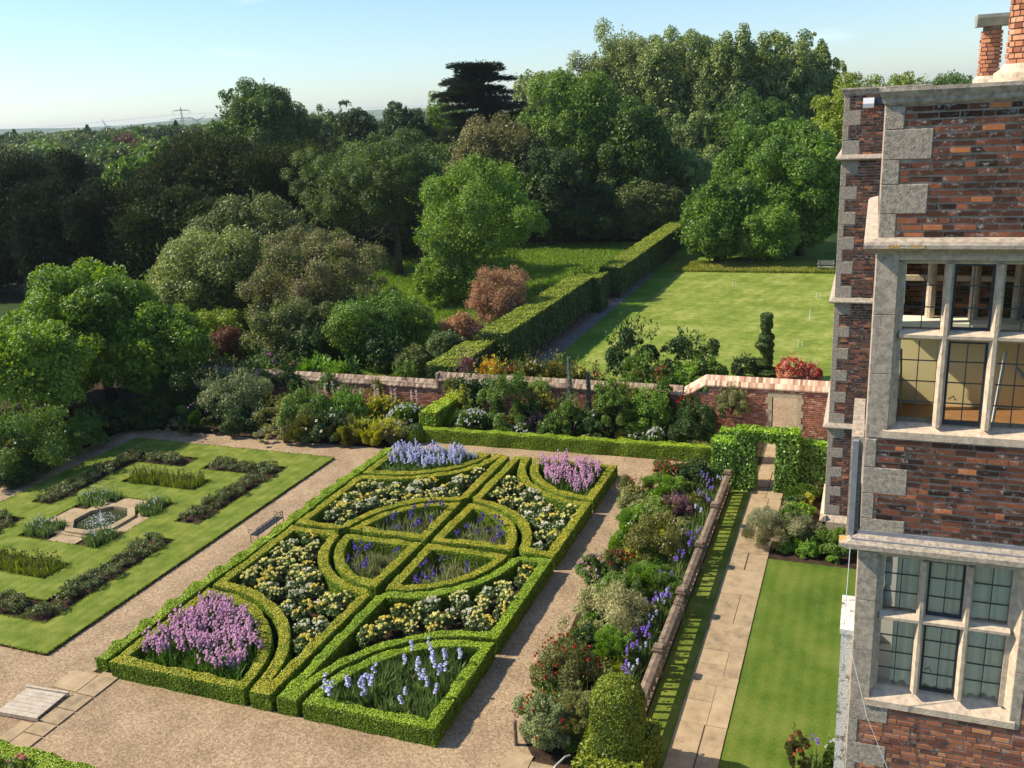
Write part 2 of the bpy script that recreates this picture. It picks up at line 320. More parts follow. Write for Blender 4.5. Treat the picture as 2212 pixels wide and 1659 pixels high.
sheet('arch_bed_soil', rect(-3.3, .3, 28.6, 30.0), .006, SOIL)
sheet('yard_gravel', rect(-5, 3, 34.45, 40.3), .009, GRAVEL)
# paved path, slab by slab
def paving(name, x0, x1, y0, y1, seed):
    rg = random.Random(seed); mb = MB(); y = y0
    while y < y1:
        L_ = rg.choice([.38, .75, 1.0, 1.25, 1.4]); e = min(y+L_, y1); k = rg.random(); g = .007
        if k < .62 and L_ > .5:
            xs = x0+(x1-x0)*rg.uniform(.4, .66); e2 = y+(e-y)*rg.uniform(.4, .6) if rg.random() < .4 else None
            if e2: parts = [(x0, xs-g, y, e2-g), (x0, xs-g, e2, e-g), (xs, x1, y, e-g)]
            else: parts = [(x0, xs-g, y, e-g), (xs+rg.choice([0, 0, .02]), x1, y, e-g)]
        else: parts = [(x0, x1, y, e-g)]
        for p in parts: mb.box(p[0]+rg.uniform(0, .008), p[1]-rg.uniform(0, .008), p[2], p[3], .0, .028+rg.uniform(0, .006), v=rg.random())
        y = e+.003
    o = mb.build(name, SLAB); return tag(o, kind='structure')
def slab_mat():
    m, nt, N, L, P = nodes('stone_slab'); P.inputs['Roughness'].default_value = .9; P.inputs['Specular IOR Level'].default_value = .2
    at = N.new('ShaderNodeAttribute'); at.attribute_name = 'v'; geo = N.new('ShaderNodeNewGeometry'); a = N.new('ShaderNodeTexNoise'); a.inputs['Scale'].default_value = 2.6; a.inputs['Detail'].default_value = 7; a.inputs['Roughness'].default_value = .7
    L.new(geo.outputs['Position'], a.inputs[0]); s = N.new('ShaderNodeMath'); s.operation = 'MULTIPLY_ADD'; s.inputs[1].default_value = .14; L.new(at.outputs['Fac'], s.inputs[0]); L.new(a.outputs['Fac'], s.inputs[2])
    r = ramp(N, [(.34, (.21, .155, .10)), (.55, (.375, .275, .16)), (.9, (.52, .39, .235))]); L.new(s.outputs[0], r.inputs[0]); L.new(r.outputs[0], P.inputs['Base Color'])
    a2 = N.new('ShaderNodeTexNoise'); a2.inputs['Scale'].default_value = 40; L.new(geo.outputs['Position'], a2.inputs[0]); b = N.new('ShaderNodeBump'); b.inputs['Strength'].default_value = .4; b.inputs['Distance'].default_value = .006; L.new(a2.outputs['Fac'], b.inputs['Height']); L.new(b.outputs[0], P.inputs['Normal']); return m
SLAB = slab_mat()
JOINT = plain('joint_sand', (.16, .12, .075), .95, .1, var=.5, scale=8)
sheet('path_bed', rect(-3.22, -2.2, 9.5, 34.9), .016, JOINT)
paving('paved_path', -3.22, -2.2, 9.5, 28.9, 3)
paving('paved_path_beyond_arch', -3.15, -2.25, 28.95, 34.9, 5)
paving('stone_apron', -2.2, -1.35, 25.1, 27.2, 8)
mb = MB()
for a, b, c_, d in ((-16.62, -16.08, 13.3, 14.15), (-16.62, -16.08, 12.75, 13.27), (-16.62, -16.08, 12.25, 12.72), (-16.62, -16.08, 11.85, 12.22), (-16.62, -16.08, 11.0, 11.82), (-17.4, -16.65, 13.32, 14.0)): mb.box(a, b, c_, d, 0, .035, v=random.Random(a+c_).random())
tag(mb.build('stone_landing', SLAB), kind='structure')
mb = MB()
for i in range(5): mb.box(-17.05-.32*(i+1), -17.05-.32*i-.01, 11.2, 12.1, -.5, .03-.10*(i+.3), v=.3+.1*i)
mb.box(-17.0, -16.65, 11.2, 12.12, -.2, .033, v=.6)
tag(mb.build('stone_steps', SLAB), kind='structure')
mb = MB(); mb.box(-6.25, -5.72, 12.6, 14.35, 0, .05, v=.7); mb.box(-5.70, -5.2, 12.6, 14.2, 0, .045, v=.4); tag(mb.build('stone_threshold', SLAB), kind='structure')

# lawn parterre: raised turf with cut beds
LX0, LX1, LY0, LY1 = -28.2, -18.6, 14.3, 27.9
beds = []
for sx in (0, 1):
    for sy in (0, 1):
        X = (lambda a: a) if sx == 0 else (lambda a: -46.9-a); Yf = (lambda b: b) if sy == 0 else (lambda b: 42.0-b)
        def R(x0, x1, y0, y1): a, b = sorted((X(x0), X(x1))); c_, d = sorted((Yf(y0), Yf(y1))); return (a, b, c_, d)
        beds.append([R(-20.8, -19.8, 21.55, 26.6), R(-23.05, -20.8, 25.65, 26.6)])
beds.append([(-25.2, -21.85, 23.85, 24.8)]); beds.append([(-25.2, -21.85, 17.3, 18.25)])
SQ = (-25.2, -21.8, 19.3, 22.75)
holes = [r for b in beds for r in b]+[SQ]
xs = sorted({LX0, LX1, *[h[0] for h in holes], *[h[1] for h in holes]}); ys = sorted({LY0, LY1, *[h[2] for h in holes], *[h[3] for h in holes]})
def solid(cx, cyy):
    if not (LX0 < cx < LX1 and LY0 < cyy < LY1): return False
    return not any(h[0] < cx < h[1] and h[2] < cyy < h[3] for h in holes)
mb = MB(); HT = .075
for i in range(len(xs)-1):
    for j in range(len(ys)-1):
        x0, x1, y0, y1 = xs[i], xs[i+1], ys[j], ys[j+1]
        if x1-x0 < 1e-4 or y1-y0 < 1e-4: continue
        cx, cyy = (x0+x1)/2, (y0+y1)/2
        if not solid(cx, cyy): continue
        mb.add([(x0, y0, HT), (x1, y0, HT), (x1, y1, HT), (x0, y1, HT)], np.array([[0, 1, 2, 3]]))
        for dx, dy, a, b in ((-1, 0, (x0, y0), (x0, y1)), (1, 0, (x1, y0), (x1, y1)), (0, -1, (x0, y0), (x1, y0)), (0, 1, (x0, y1), (x1, y1))):
            if not solid(cx+dx*((x1-x0)/2+.01), cyy+dy*((y1-y0)/2+.01)):
                mb.add([(*a, 0), (*b, 0), (*b, HT), (*a, HT)], np.array([[0, 1, 2, 3]]), m=1)
tag(mb.build('parterre_lawn', [LAWN, SOIL]), kind='structure')
for h in holes: sheet('bed_soil', rect(*h), .010, SOIL)
# grass blade fringe over the parterre lawn edges
GRASSB = leaf_mat('grass_blades', (.05, .11, .012), (.16, .26, .03), trans=.3)
rng = np.random.default_rng(5); E = []
for h in holes+[(LX0, LX1, LY0, LY1)]:
    for (a, b) in (((h[0], h[2]), (h[1], h[2])), ((h[0], h[3]), (h[1], h[3])), ((h[0], h[2]), (h[0], h[3])), ((h[1], h[2]), (h[1], h[3]))):
        n = int(math.dist(a, b)*60); t = rng.random(n)[:, None]; E.append(np.array(a)*(1-t)+np.array(b)*t+rng.normal(size=(n, 2))*.02)
E = np.concatenate(E); P_ = np.c_[E, np.full(len(E), HT+.0)]; mb = MB(); kites(mb, P_, unit(np.c_[rng.normal(size=(len(E), 2)), rng.random(len(E))*.5]), .045, rng, 1.4, T=np.c_[rng.normal(size=(len(E), 2))*.6, np.ones(len(E))])
o = mb.build('turf_edge_grass', GRASSB); tag(o, 'fringe of grass blades along the cut edges of the raised lawn', 'grass', kind='stuff')
# pond
PX, PY = -23.4, 21.05
def octo(rx, ry, z, ph=22.5): return [(PX+rx*math.cos(rad(ph+45*k)), PY+ry*math.sin(rad(ph+45*k)), z) for k in range(8)]
pond = empty('octagonal_pond', (0, 0, 0), 0, 'octagonal stone edged pond with a small fountain in the grass parterre', 'pond')
mb = MB(); o1, o2 = octo(1.12, 1.2, .125), octo(.86, .94, .125); o3 = octo(.86, .94, -.22); o4 = octo(1.12, 1.2, 0)
for k in range(8):
    q = (k+1) % 8; g = .01
    mb.add([o1[k], o1[q], o2[q], o2[k]], np.array([[0, 1, 2, 3]]), v=random.Random(k).random()); mb.add([o2[k], o2[q], o3[q], o3[k]], np.array([[0, 1, 2, 3]]), v=.1); mb.add([o1[k], o1[q], o4[q], o4[k]], np.array([[3, 2, 1, 0]]), v=.3)
mb.build('coping', SLAB, pond)
m, nt, N, L, P = nodes('pond_water'); P.inputs['Base Color'].default_value = (.045, .055, .025, 1); P.inputs['Roughness'].default_value = .06; P.inputs['Specular IOR Level'].default_value = .6
nz_ = N.new('ShaderNodeTexNoise'); nz_.inputs['Scale'].default_value = 9; b_ = N.new('ShaderNodeBump'); b_.inputs['Strength'].default_value = .35; b_.inputs['Distance'].default_value = .03; L.new(nz_.outputs['Fac'], b_.inputs['Height']); L.new(b_.outputs[0], P.inputs['Normal'])
mb = MB(); mb.add(octo(.86, .94, .022), [np.arange(8)]); mb.build('water', m, pond)
WATER = plain('spray', (.85, .88, .9), .2, .6)
mb = MB(); rng = np.random.default_rng(3)
for k in range(3): mb.tube([(PX+.02*k, PY, .02), (PX+.02*k+.01, PY, .30+.05*k)], [.012, .006], 5)
a = rng.uniform(0, 6.28, 260); q = rng.random(260)**1.3*.62; P_ = np.c_[PX+np.cos(a)*q, PY+np.sin(a)*q, np.where(rng.random(260) < .25, rng.random(260)*.30*(1-q/.7)+.03, .027)]
kites(mb, P_, np.tile([0, 0, 1.], (260, 1))+rng.normal(size=(260, 3))*.1, .030, rng, 1.2); mb.build('fountain_spray', WATER, pond)
# stone paving cross around the pond
mb = MB(); rg = random.Random(9)
for (a, b, c_, d) in ((-23.95, -22.85, 19.3, 19.8), (-23.95, -22.85, 22.3, 22.75), (-25.2, -24.55, 20.5, 21.6), (-22.25, -21.8, 20.5, 21.6), (-24.55, -24.3, 19.83, 22.28), (-22.5, -22.25, 19.83, 22.28), (-24.3, -22.5, 19.83, 20.1), (-24.3, -22.5, 22.0, 22.28)):
    mb.box(a, b, c_, d, 0, .05+rg.uniform(0, .01), v=rg.random())
tag(mb.build('pond_paving', SLAB), kind='structure')

# ------------------------------------------------------------------ clipped hedges
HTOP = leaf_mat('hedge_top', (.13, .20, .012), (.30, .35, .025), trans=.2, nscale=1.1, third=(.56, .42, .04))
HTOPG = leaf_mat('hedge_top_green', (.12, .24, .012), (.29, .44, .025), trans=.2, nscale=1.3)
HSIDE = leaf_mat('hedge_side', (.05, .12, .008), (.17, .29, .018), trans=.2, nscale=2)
HCORE = plain('hedge_core', (.05, .08, .012), .95, .1)
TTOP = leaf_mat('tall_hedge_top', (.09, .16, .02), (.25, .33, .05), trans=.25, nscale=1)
TSIDE = leaf_mat('tall_hedge_side', (.016, .042, .010), (.055, .105, .022), trans=.1, nscale=1)  # tall hedge sides: their shade is put into this darker leaf colour
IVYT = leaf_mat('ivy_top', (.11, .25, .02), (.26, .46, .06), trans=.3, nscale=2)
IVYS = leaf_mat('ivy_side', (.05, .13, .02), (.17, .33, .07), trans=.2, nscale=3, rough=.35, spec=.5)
def lump(P, s, amp):
    x, y, z = P[..., 0]*s, P[..., 1]*s, P[..., 2]*s
    return amp*(np.sin(x*2.1+1.3*np.sin(y*1.7+.5))*np.cos(y*2.3+z)+.6*np.sin(x*5.3+y*4.1+z*6)+.5*np.sin(y*7.9-x*3.3+z*2.1))/1.6
def hedge_band(path, width, h, closed, name, label, cat, group=None, mats=None, leaf=.034, dens=2300, z0=0., rough=.022, seed=1, parent=None):
    rng = np.random.default_rng(seed); pts = np.array(path, float)
    if closed: pts = np.vstack([pts, pts[:1]])
    Q = []
    for a, b in zip(pts[:-1], pts[1:]):
        n = max(1, int(round(math.dist(a, b)/.12)))
        for k in range(n): Q.append((a+(b-a)*k/n, k == 0))
    if not closed: Q.append((pts[-1], True))
    Pp = np.array([q[0] for q in Q]); n = len(Pp)
    if closed: d0 = Pp-np.roll(Pp, 1, 0); d1 = np.roll(Pp, -1, 0)-Pp
    else:
        d1 = np.vstack([Pp[1:]-Pp[:-1], Pp[-1:]-Pp[-2:-1]]); d0 = np.vstack([d1[:1], d1[:-1]])
    d0, d1 = unit(d0), unit(d1); n0 = np.c_[-d0[:, 1], d0[:, 0]]; n1 = np.c_[-d1[:, 1], d1[:, 0]]; nn = n0+n1; nn = nn/np.maximum((nn*n1).sum(1, keepdims=True), .35)
    prof = np.array([(-.5, 0), (-.51, .45), (-.52, .90), (-.48, .99), (-.25, 1.0), (0, 1.0), (.25, 1.0), (.48, .99), (.52, .90), (.51, .45), (.5, 0)])
    m = len(prof); Gd = np.zeros((n, m, 3)); Gd[:, :, :2] = Pp[:, None, :]+nn[:, None, :]*(prof[None, :, 0, None]*width); Gd[:, :, 2] = z0+prof[None, :, 1]*h
    off = lump(Gd, 1.6, rough); nrm2 = np.sign(prof[:, 0])*np.minimum(1, abs(prof[:, 0])*2); Gd[:, :, :2] += nn[:, None, :]*(off*nrm2[None, :])[..., None]; Gd[:, 3:8, 2] += off[:, 3:8]
    Gd[:, 0, 2] = z0; Gd[:, -1, 2] = z0
    mb = MB(); ids = np.arange(n*m).reshape(n, m); nx = np.roll(ids, -1, 0) if closed else ids[1:]; cu = ids if closed else ids[:-1]
    F = np.stack([cu[:, :-1], cu[:, 1:], nx[:, 1:], nx[:, :-1]], -1).reshape(-1, 4); mb.add(Gd.reshape(-1, 3), F, m=0)
    if not closed: mb.F[0] = F; mb.add(Gd[0], [np.arange(m)], m=0); mb.add(Gd[-1], [np.arange(m)[::-1]], m=0)
    A = Gd.reshape(-1, 3)[F]; e1 = A[:, 1]-A[:, 0]; e2 = A[:, 3]-A[:, 0]; Nf = np.cross(e1, e2); ar = np.linalg.norm(Nf, axis=1); Nf = -unit(Nf)
    cen = A.mean(1); ctr = np.repeat(Pp if closed else Pp[:-1], m-1, 0); ov = np.c_[cen[:, :2]-ctr, cen[:, 2]-z0-h*.5]; Nf[(Nf*ov).sum(1) < 0] *= -1
    cnt = int(ar.sum()*dens); k = rng.choice(len(F), cnt, p=ar/ar.sum()); u, v = rng.random((2, cnt, 1))
    Pl = A[k, 0]*(1-u)*(1-v)+A[k, 1]*u*(1-v)+A[k, 2]*u*v+A[k, 3]*(1-u)*v; Nk = Nf[k]
    if not closed:
        for end, dd in ((0, -d1[0]), (-1, d1[-1])):
            c2 = int(width*h*dens*1.3); w_ = rng.uniform(-.5, .5, c2); zz = rng.random(c2)
            Pl = np.vstack([Pl, np.c_[Pp[end]+nn[end]*w_[:, None]*width, z0+zz*h]]); Nk = np.vstack([Nk, np.tile([dd[0], dd[1], 0], (c2, 1))])
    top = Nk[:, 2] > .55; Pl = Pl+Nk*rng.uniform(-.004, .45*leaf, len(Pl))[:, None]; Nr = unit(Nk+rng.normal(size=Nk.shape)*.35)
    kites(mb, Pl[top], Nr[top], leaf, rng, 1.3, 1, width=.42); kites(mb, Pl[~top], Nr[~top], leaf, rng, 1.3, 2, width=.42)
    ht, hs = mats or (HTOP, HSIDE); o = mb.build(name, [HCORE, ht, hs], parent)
    return tag(o, label, cat, group) if label else o
def leafy_box(mb, rng, x0, x1, y0, y1, z0, z1, leaf, dens, faces='tblrfn', mt=1, ms=2, rough=.04):
    """solid block with leaves on its faces: t top, l -x, r +x, n near (-y), f far (+y)"""
    ins = leaf*.5; mb.box(x0+ins, x1-ins, y0+ins, y1-ins, z0, z1-ins, m=0)
    spec = {'t': ((x0, y0, z1), (x1-x0, 0, 0), (0, y1-y0, 0), (0, 0, 1)), 'l': ((x0, y0, z0), (0, y1-y0, 0), (0, 0, z1-z0), (-1, 0, 0)), 'r': ((x1, y0, z0), (0, y1-y0, 0), (0, 0, z1-z0), (1, 0, 0)),
            'n': ((x0, y0, z0), (x1-x0, 0, 0), (0, 0, z1-z0), (0, -1, 0)), 'f': ((x0, y1, z0), (x1-x0, 0, 0), (0, 0, z1-z0), (0, 1, 0)), 'b': ((x0, y0, z0), (x1-x0, 0, 0), (0, y1-y0, 0), (0, 0, -1))}
    for f in faces:
        o_, a, b, nn = [np.array(q, float) for q in spec[f]]; n = int(np.linalg.norm(a)*np.linalg.norm(b)*dens)
        if n < 1: continue
        u, v = rng.random((2, n, 1)); P = o_+a*u+b*v; P = P+nn*(lump(P, 1.1, rough)+rng.uniform(-.6, .5, n)*leaf)[:, None]
        kites(mb, P, unit(nn+rng.normal(size=(n, 3))*.6), leaf, rng, 1.3, mt if f == 't' else ms, width=.42)
def leafy_rev(mb, rng, cx, cyy, prof, leaf, dens, mt=1, ms=2, sq=1.0, rough=.02):
    """clipped solid of revolution; prof is a list of (radius, z); sq>1 makes the plan squarer"""
    k = 28; V = []
    def shp(t): return (abs(math.cos(t))**sq+abs(math.sin(t))**sq)**(-1/sq) if sq != 1 else 1.
    for r, z in prof:
        for i in range(k): t = 2*math.pi*i/k; q = r*(shp(t) if sq > 1.01 else 1); V.append((cx+math.cos(t)*q, cyy+math.sin(t)*q, z))
    F = [(j*k+i, j*k+(i+1) % k, (j+1)*k+(i+1) % k, (j+1)*k+i) for j in range(len(prof)-1) for i in range(k)]
    V = np.array(V); F = np.array(F); mb.add(V, F, m=0)
    A = V[F]; Nf = np.cross(A[:, 1]-A[:, 0], A[:, 3]-A[:, 0]); N2 = np.cross(A[:, 2]-A[:, 1], A[:, 3]-A[:, 2]); Nf = np.where(np.linalg.norm(Nf, axis=1, keepdims=True) > np.linalg.norm(N2, axis=1, keepdims=True), Nf, N2)
    ar = np.linalg.norm(Nf, axis=1)+1e-9; Nf = unit(Nf); n = int(ar.sum()*dens); q = rng.choice(len(F), n, p=ar/ar.sum()); u, v = rng.random((2, n, 1))
    P = A[q, 0]*(1-u)*(1-v)+A[q, 1]*u*(1-v)+A[q, 2]*u*v+A[q, 3]*(1-u)*v; Nk = Nf[q]; P = P+Nk*(lump(P, 2, rough)+rng.uniform(-.1, .5, n)*leaf)[:, None]; top = Nk[:, 2] > .6
    Nr = unit(Nk+rng.normal(size=(n, 3))*.6); kites(mb, P[top], Nr[top], leaf, rng, 1.3, mt, width=.42); kites(mb, P[~top], Nr[~top], leaf, rng, 1.3, ms, width=.42)

sheet('knot_soil', rect(-16.9, -7.8, 14.1, 28.7), .010, SOIL)
# knot garden --------------------------------------------------------------
KX0, KX1, KY0, KY1 = -16.25, -7.75, 14.06, 28.75; AX, AY = -11.65, 21.72; GP = .095; HW = .27
def arc(cx, cyy, rx, ry, a0, a1, n=22): return [(cx+rx*math.cos(rad(a0+(a1-a0)*k/n)), cyy+ry*math.sin(rad(a0+(a1-a0)*k/n))) for k in range(n+1)]
def inset(poly, d):
    P = np.array(poly, float); area = .5*np.sum(P[:, 0]*np.roll(P[:, 1], -1)-np.roll(P[:, 0], -1)*P[:, 1])
    if area < 0: P = P[::-1]
    keep = [0]
    for i in range(1, len(P)):
        if math.dist(P[i], P[keep[-1]]) > .02: keep.append(i)
    P = P[keep]
    if math.dist(P[0], P[-1]) < .02: P = P[:-1]
    a = unit(P-np.roll(P, 1, 0)); b = unit(np.roll(P, -1, 0)-P); na = np.c_[-a[:, 1], a[:, 0]]; nb = np.c_[-b[:, 1], b[:, 0]]; nn = na+nb; nn = nn/np.maximum((nn*nb).sum(1, keepdims=True), .3)
    return P+nn*d
corners = {'near right': (KX1, KY0, 3.15, 3.28, 90, 180), 'near left': (KX0, KY0, 3.8, 3.6, 0, 90), 'far right': (KX1, KY1, 3.0, 3.05, 180, 270), 'far left': (KX0, KY1, 3.75, 2.75, 270, 360)}
RXI, RYI = 2.62, 2.80; RXO, RYO = 2.80, 2.96
GRP = 'box hedges of the knot garden'
CORNER_POLY, ROSE_POLY, QUAD_POLY = {}, {}, {}
for i, (nm, (cx, cyy, rx, ry, a0, a1)) in enumerate(corners.items()):
    poly = [(cx, cyy)]+arc(cx, cyy, rx, ry, a0, a1); CORNER_POLY[nm] = poly
    fl = {'near right': 'pale blue irises', 'near left': 'dense pink irises', 'far right': 'dense pink flowers beside the gravel walk', 'far left': 'lavender blue irises'}[nm]
    lab = {'near right': 'quarter circle box hedge round the pale blue iris bed nearest the camera', 'near left': 'quarter circle box hedge round the big pink iris bed at the near end', 'far right': 'quarter circle box hedge round the far pink iris bed by the gravel', 'far left': 'curved box hedge round the far lavender blue iris bed'}[nm]
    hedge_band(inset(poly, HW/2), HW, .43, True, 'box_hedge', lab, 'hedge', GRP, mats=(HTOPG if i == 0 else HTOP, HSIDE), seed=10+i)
def far_pt(cx, cyy, rx, ry, x): return cyy+(1 if cyy < AY else -1)*ry*math.sqrt(max(0, 1-((x-cx)/rx)**2))
for i, (nm, (cx, cyy, rx, ry, a0, a1)) in enumerate(corners.items()):
    right = cx > AX; near = cyy < AY; sx = 1 if right else -1; sy = -1 if near else 1
    ox, oy = rx+.17, ry+.17; axx = AX+sx*GP; ayy = AY+sy*GP
    ca = arc(cx, cyy, ox, oy, a0, a1) ; ra = arc(AX, AY, RXO, RYO, *{(1, 0): (-90, 0), (0, 0): (270, 180), (1, 1): (90, 0), (0, 1): (90, 180)}[(int(right), int(not near))])
    # polygon: along front from arc to axis, up the axis to the ring, along the ring to the cross hedge, out to the side, back along side to arc
    front_first = ca if nm in ('near right', 'far left') else ca[::-1]   # runs side -> front
    if abs(front_first[0][1]-cyy) < abs(front_first[-1][1]-cyy): front_first = front_first[::-1]
    s2f = front_first
    ra = [p for p in ra if (p[0]-axx)*sx > 0 and (p[1]-ayy)*sy > 0]
    if abs(ra[0][0]-axx) > abs(ra[-1][0]-axx): ra = ra[::-1]
    y_at = AY+sy*RYO
    poly = s2f+[(axx, cyy), (axx, y_at)]+ra+[(AX+sx*RXO, ayy), (cx, ayy)]
    ROSE_POLY[nm] = poly
    lab = {'near right': 'box hedge round the yellow rose bed in front of the ring on the right', 'near left': 'box hedge round the near left yellow rose bed behind the big pink irises', 'far right': 'box hedge round the yellow rose bed beside the far pink irises', 'far left': 'box hedge round the yellow rose bed in front of the far lavender irises'}[nm]
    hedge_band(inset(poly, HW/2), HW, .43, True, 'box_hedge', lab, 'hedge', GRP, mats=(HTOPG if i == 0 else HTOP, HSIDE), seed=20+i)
for i, (nm, sx, sy, a0, a1) in enumerate((('near right', 1, -1, -90, 0), ('near left', -1, -1, 180, 270), ('far right', 1, 1, 0, 90), ('far left', -1, 1, 90, 180))):
    ar_ = [p for p in arc(AX, AY, RXI, RYI, a0, a1, 26) if (p[0]-AX)*sx > GP and (p[1]-AY)*sy > GP]
    poly = [(AX+sx*GP, AY+sy*GP)]+ar_; QUAD_POLY[nm] = poly
    hedge_band(inset(poly, HW/2), HW, .43, True, 'box_hedge', f'box hedge of the {nm} quarter of the central ring, round purple irises', 'hedge', GRP, seed=30+i)
hedge_band([(-16.68, 14.2), (-16.70, 17), (-16.62, 20), (-16.66, 24), (-16.60, 28.6)], .36, .36, False, 'box_hedge', 'uneven looser box hedge along the gravel walk on the left side of the knot garden', 'hedge', rough=.06, mats=(HTOPG, HSIDE), seed=41)
hedge_band([(-16.12, 30.5), (-4.85, 30.9)], .34, .55, False, 'box_hedge', 'long straight box hedge at the foot of the far flower border', 'hedge', mats=(HTOPG, HSIDE), seed=42, rough=.04)
hedge_band([(-16.1, 31.0), (-15.95, 33.7)], .75, 1.0, False, 'dividing_hedge', 'sloping clipped hedge running back to the brick wall behind the box ball', 'hedge', mats=(HTOPG, HSIDE), seed=43, rough=.05, leaf=.06, dens=900)
hedge_band([(-20.5, 10.96), (-12.0, 10.82)], .42, .45, False, 'box_hedge', 'box hedge at the bottom left corner of the photograph by the pink roses', 'hedge', mats=(HTOPG, HSIDE), seed=44, rough=.03)
mb = MB(); rng = np.random.default_rng(6); leafy_rev(mb, rng, -16.35, 30.3, [(.22, 0), (.33, .12), (.40, .33), (.34, .55), (.18, .68), (0.01, .72)], .04, 1700); tag(mb.build('box_ball', [HCORE, TSIDE, HSIDE]), 'round clipped box ball at the end of the long hedge', 'topiary')
# domed yew topiary on a square skirt
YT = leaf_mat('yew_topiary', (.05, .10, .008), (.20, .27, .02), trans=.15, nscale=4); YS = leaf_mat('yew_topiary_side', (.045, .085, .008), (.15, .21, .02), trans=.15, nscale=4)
tp = empty('domed_topiary', (-4.0, 14.45, 0), 0, 'tall domed yew topiary standing in a clipped skirt at the bottom of the photograph', 'topiary')
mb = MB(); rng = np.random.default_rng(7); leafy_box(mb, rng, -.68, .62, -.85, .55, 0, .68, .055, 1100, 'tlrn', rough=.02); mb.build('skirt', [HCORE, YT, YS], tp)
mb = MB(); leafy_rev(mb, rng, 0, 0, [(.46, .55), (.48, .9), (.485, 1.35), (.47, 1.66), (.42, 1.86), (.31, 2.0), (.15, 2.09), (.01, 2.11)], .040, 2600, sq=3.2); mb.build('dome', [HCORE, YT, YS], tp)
tp2 = empty('hedge_end', (-3.55, 15.0, 0), 0, 'lower clipped yew block tucked behind the domed topiary by the balustrade end', 'hedge')
mb = MB(); leafy_box(mb, rng, -.35, .20, -.3, .22, 0, .78, .05, 1200, 'tlrn', rough=.02); mb.build('foliage', [HCORE, YT, YS], tp2)
# ivy arch
ar = empty('hedge_arch', (0, 0, 0), 0, 'clipped ivy hedge arch with a doorway over the paved path', 'hedge')
mb = MB(); rng = np.random.default_rng(8)
leafy_box(mb, rng, -3.74, -3.12, 28.58, 29.2, 0, 2.08, .075, 650, 'tlrn'); leafy_box(mb, rng, -2.46, -1.78, 28.6, 29.2, 0, 2.06, .075, 650, 'tlrn')
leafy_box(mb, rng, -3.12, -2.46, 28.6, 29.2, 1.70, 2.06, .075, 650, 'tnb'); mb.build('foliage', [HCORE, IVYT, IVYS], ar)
wg = empty('ivy_hedge', (0, 0, 0), 0, 'lower ivy hedge block left of the arch behind the balustrade end', 'hedge')
mb = MB(); leafy_box(mb, rng, -4.5, -3.76, 28.55, 29.2, 0, 1.62, .075, 650, 'tlrn'); mb.build('foliage', [HCORE, IVYT, IVYS], wg)
wg = empty('ivy_hedge', (0, 0, 0), 0, 'lower ivy hedge block between the arch and the tall brick wing', 'hedge')
mb = MB(); leafy_box(mb, rng, -1.76, -.85, 28.75, 29.3, 0, 1.66, .075, 650, 'tlrn'); mb.build('foliage', [HCORE, IVYT, IVYS], wg)
wg = empty('ivy_hedge', (0, 0, 0), 0, 'leafy hedge seen behind the arch against the wall', 'hedge')
mb = MB(); leafy_box(mb, rng, -4.6, -3.4, 30.9, 31.4, 0, 1.15, .075, 600, 'tlrn'); mb.build('foliage', [HCORE, IVYT, IVYS], wg)
# tall hornbeam hedges beyond the wall
def tall(label, x0, x1, y0, y1, z1, seed, zb=.36, trunks=True, slant=0):
    rng = np.random.default_rng(seed); t = empty('tall_hedge', ((x0+x1)/2, y0, 0), 0, label, 'hedge'); w_ = (x1-x0)/2
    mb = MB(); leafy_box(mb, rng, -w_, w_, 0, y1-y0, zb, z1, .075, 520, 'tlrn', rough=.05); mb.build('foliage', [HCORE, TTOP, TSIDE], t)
    if trunks:
        mb = MB(); y = .3
        while y < y1-y0: mb.tube([(w_-.16+rng.normal()*.03, y, 0), (w_-.2, y+rng.normal()*.08, zb+.15)], [.045, .04], 5); y += .55
        mb.build('stems', BARKG, t)
sheet('hedge_soil', [(-17.1, 35.2), (-15.7, 35.2), (-15.2, 80), (-16.4, 80)], .014, plain('sunlit_soil', (.26, .17, .11), .95, .1, var=.5, scale=4))  # paler strip: sunlight at the hedge foot is put into the soil colour
tall('low clipped hedge block nearest the brick wall beyond the knot garden', -18.1, -16.6, 35.1, 39.4, 1.72, 51, 0, False)
tall('long tall clipped hedge casting its shadow over the grey path', -17.35, -15.8, 39.4, 53.6, 2.2, 52)
tall('square end block of the long tall hedge at the gap', -16.9, -15.25, 53.6, 55.3, 2.2, 53, 0, False)
tall('second tall clipped hedge beyond the gap beside the bowling lawn', -16.5, -15.05, 57.9, 80.6, 2.05, 54)
tall('short clipped hedge block beyond the second tall hedge', -17.7, -15.9, 84.4, 90, 1.8, 55)
tall('farthest clipped hedge block at the foot of the wood', -17.2, -15.6, 94, 99, 1.8, 56, 0, False)
# ------------------------------------------------------------------ flowers
def inside(poly, x, y):
    c = False; n = len(poly)
    for i in range(n):
        x1, y1 = poly[i]; x2, y2 = poly[i-1]
        if (y1 > y) != (y2 > y) and x < (x2-x1)*(y-y1)/(y2-y1)+x1: c = not c
    return c
def dist_edge(poly, x, y):
    p = np.array(poly); q = np.roll(p, -1, 0); d = q-p; t = np.clip(((np.array([x, y])-p)*d).sum(1)/np.maximum((d*d).sum(1), 1e-9), 0, 1); return np.min(np.linalg.norm(p+d*t[:, None]-np.array([x, y]), axis=1))
def scatter(poly, gap, margin, seed, jit=.35, maxn=999):
    rg = random.Random(seed); P = np.array(poly); out = []; x0, y0 = P.min(0); x1, y1 = P.max(0); row = 0; y = y0
    while y < y1:
        x = x0+(gap/2 if row % 2 else 0)
        while x < x1:
            a, b = x+rg.uniform(-jit, jit)*gap, y+rg.uniform(-jit, jit)*gap
            if inside(poly, a, b) and dist_edge(poly, a, b) > margin: out.append((a, b))
            x += gap
        y += gap*.87; row += 1
    rg.shuffle(out); return out[:maxn]
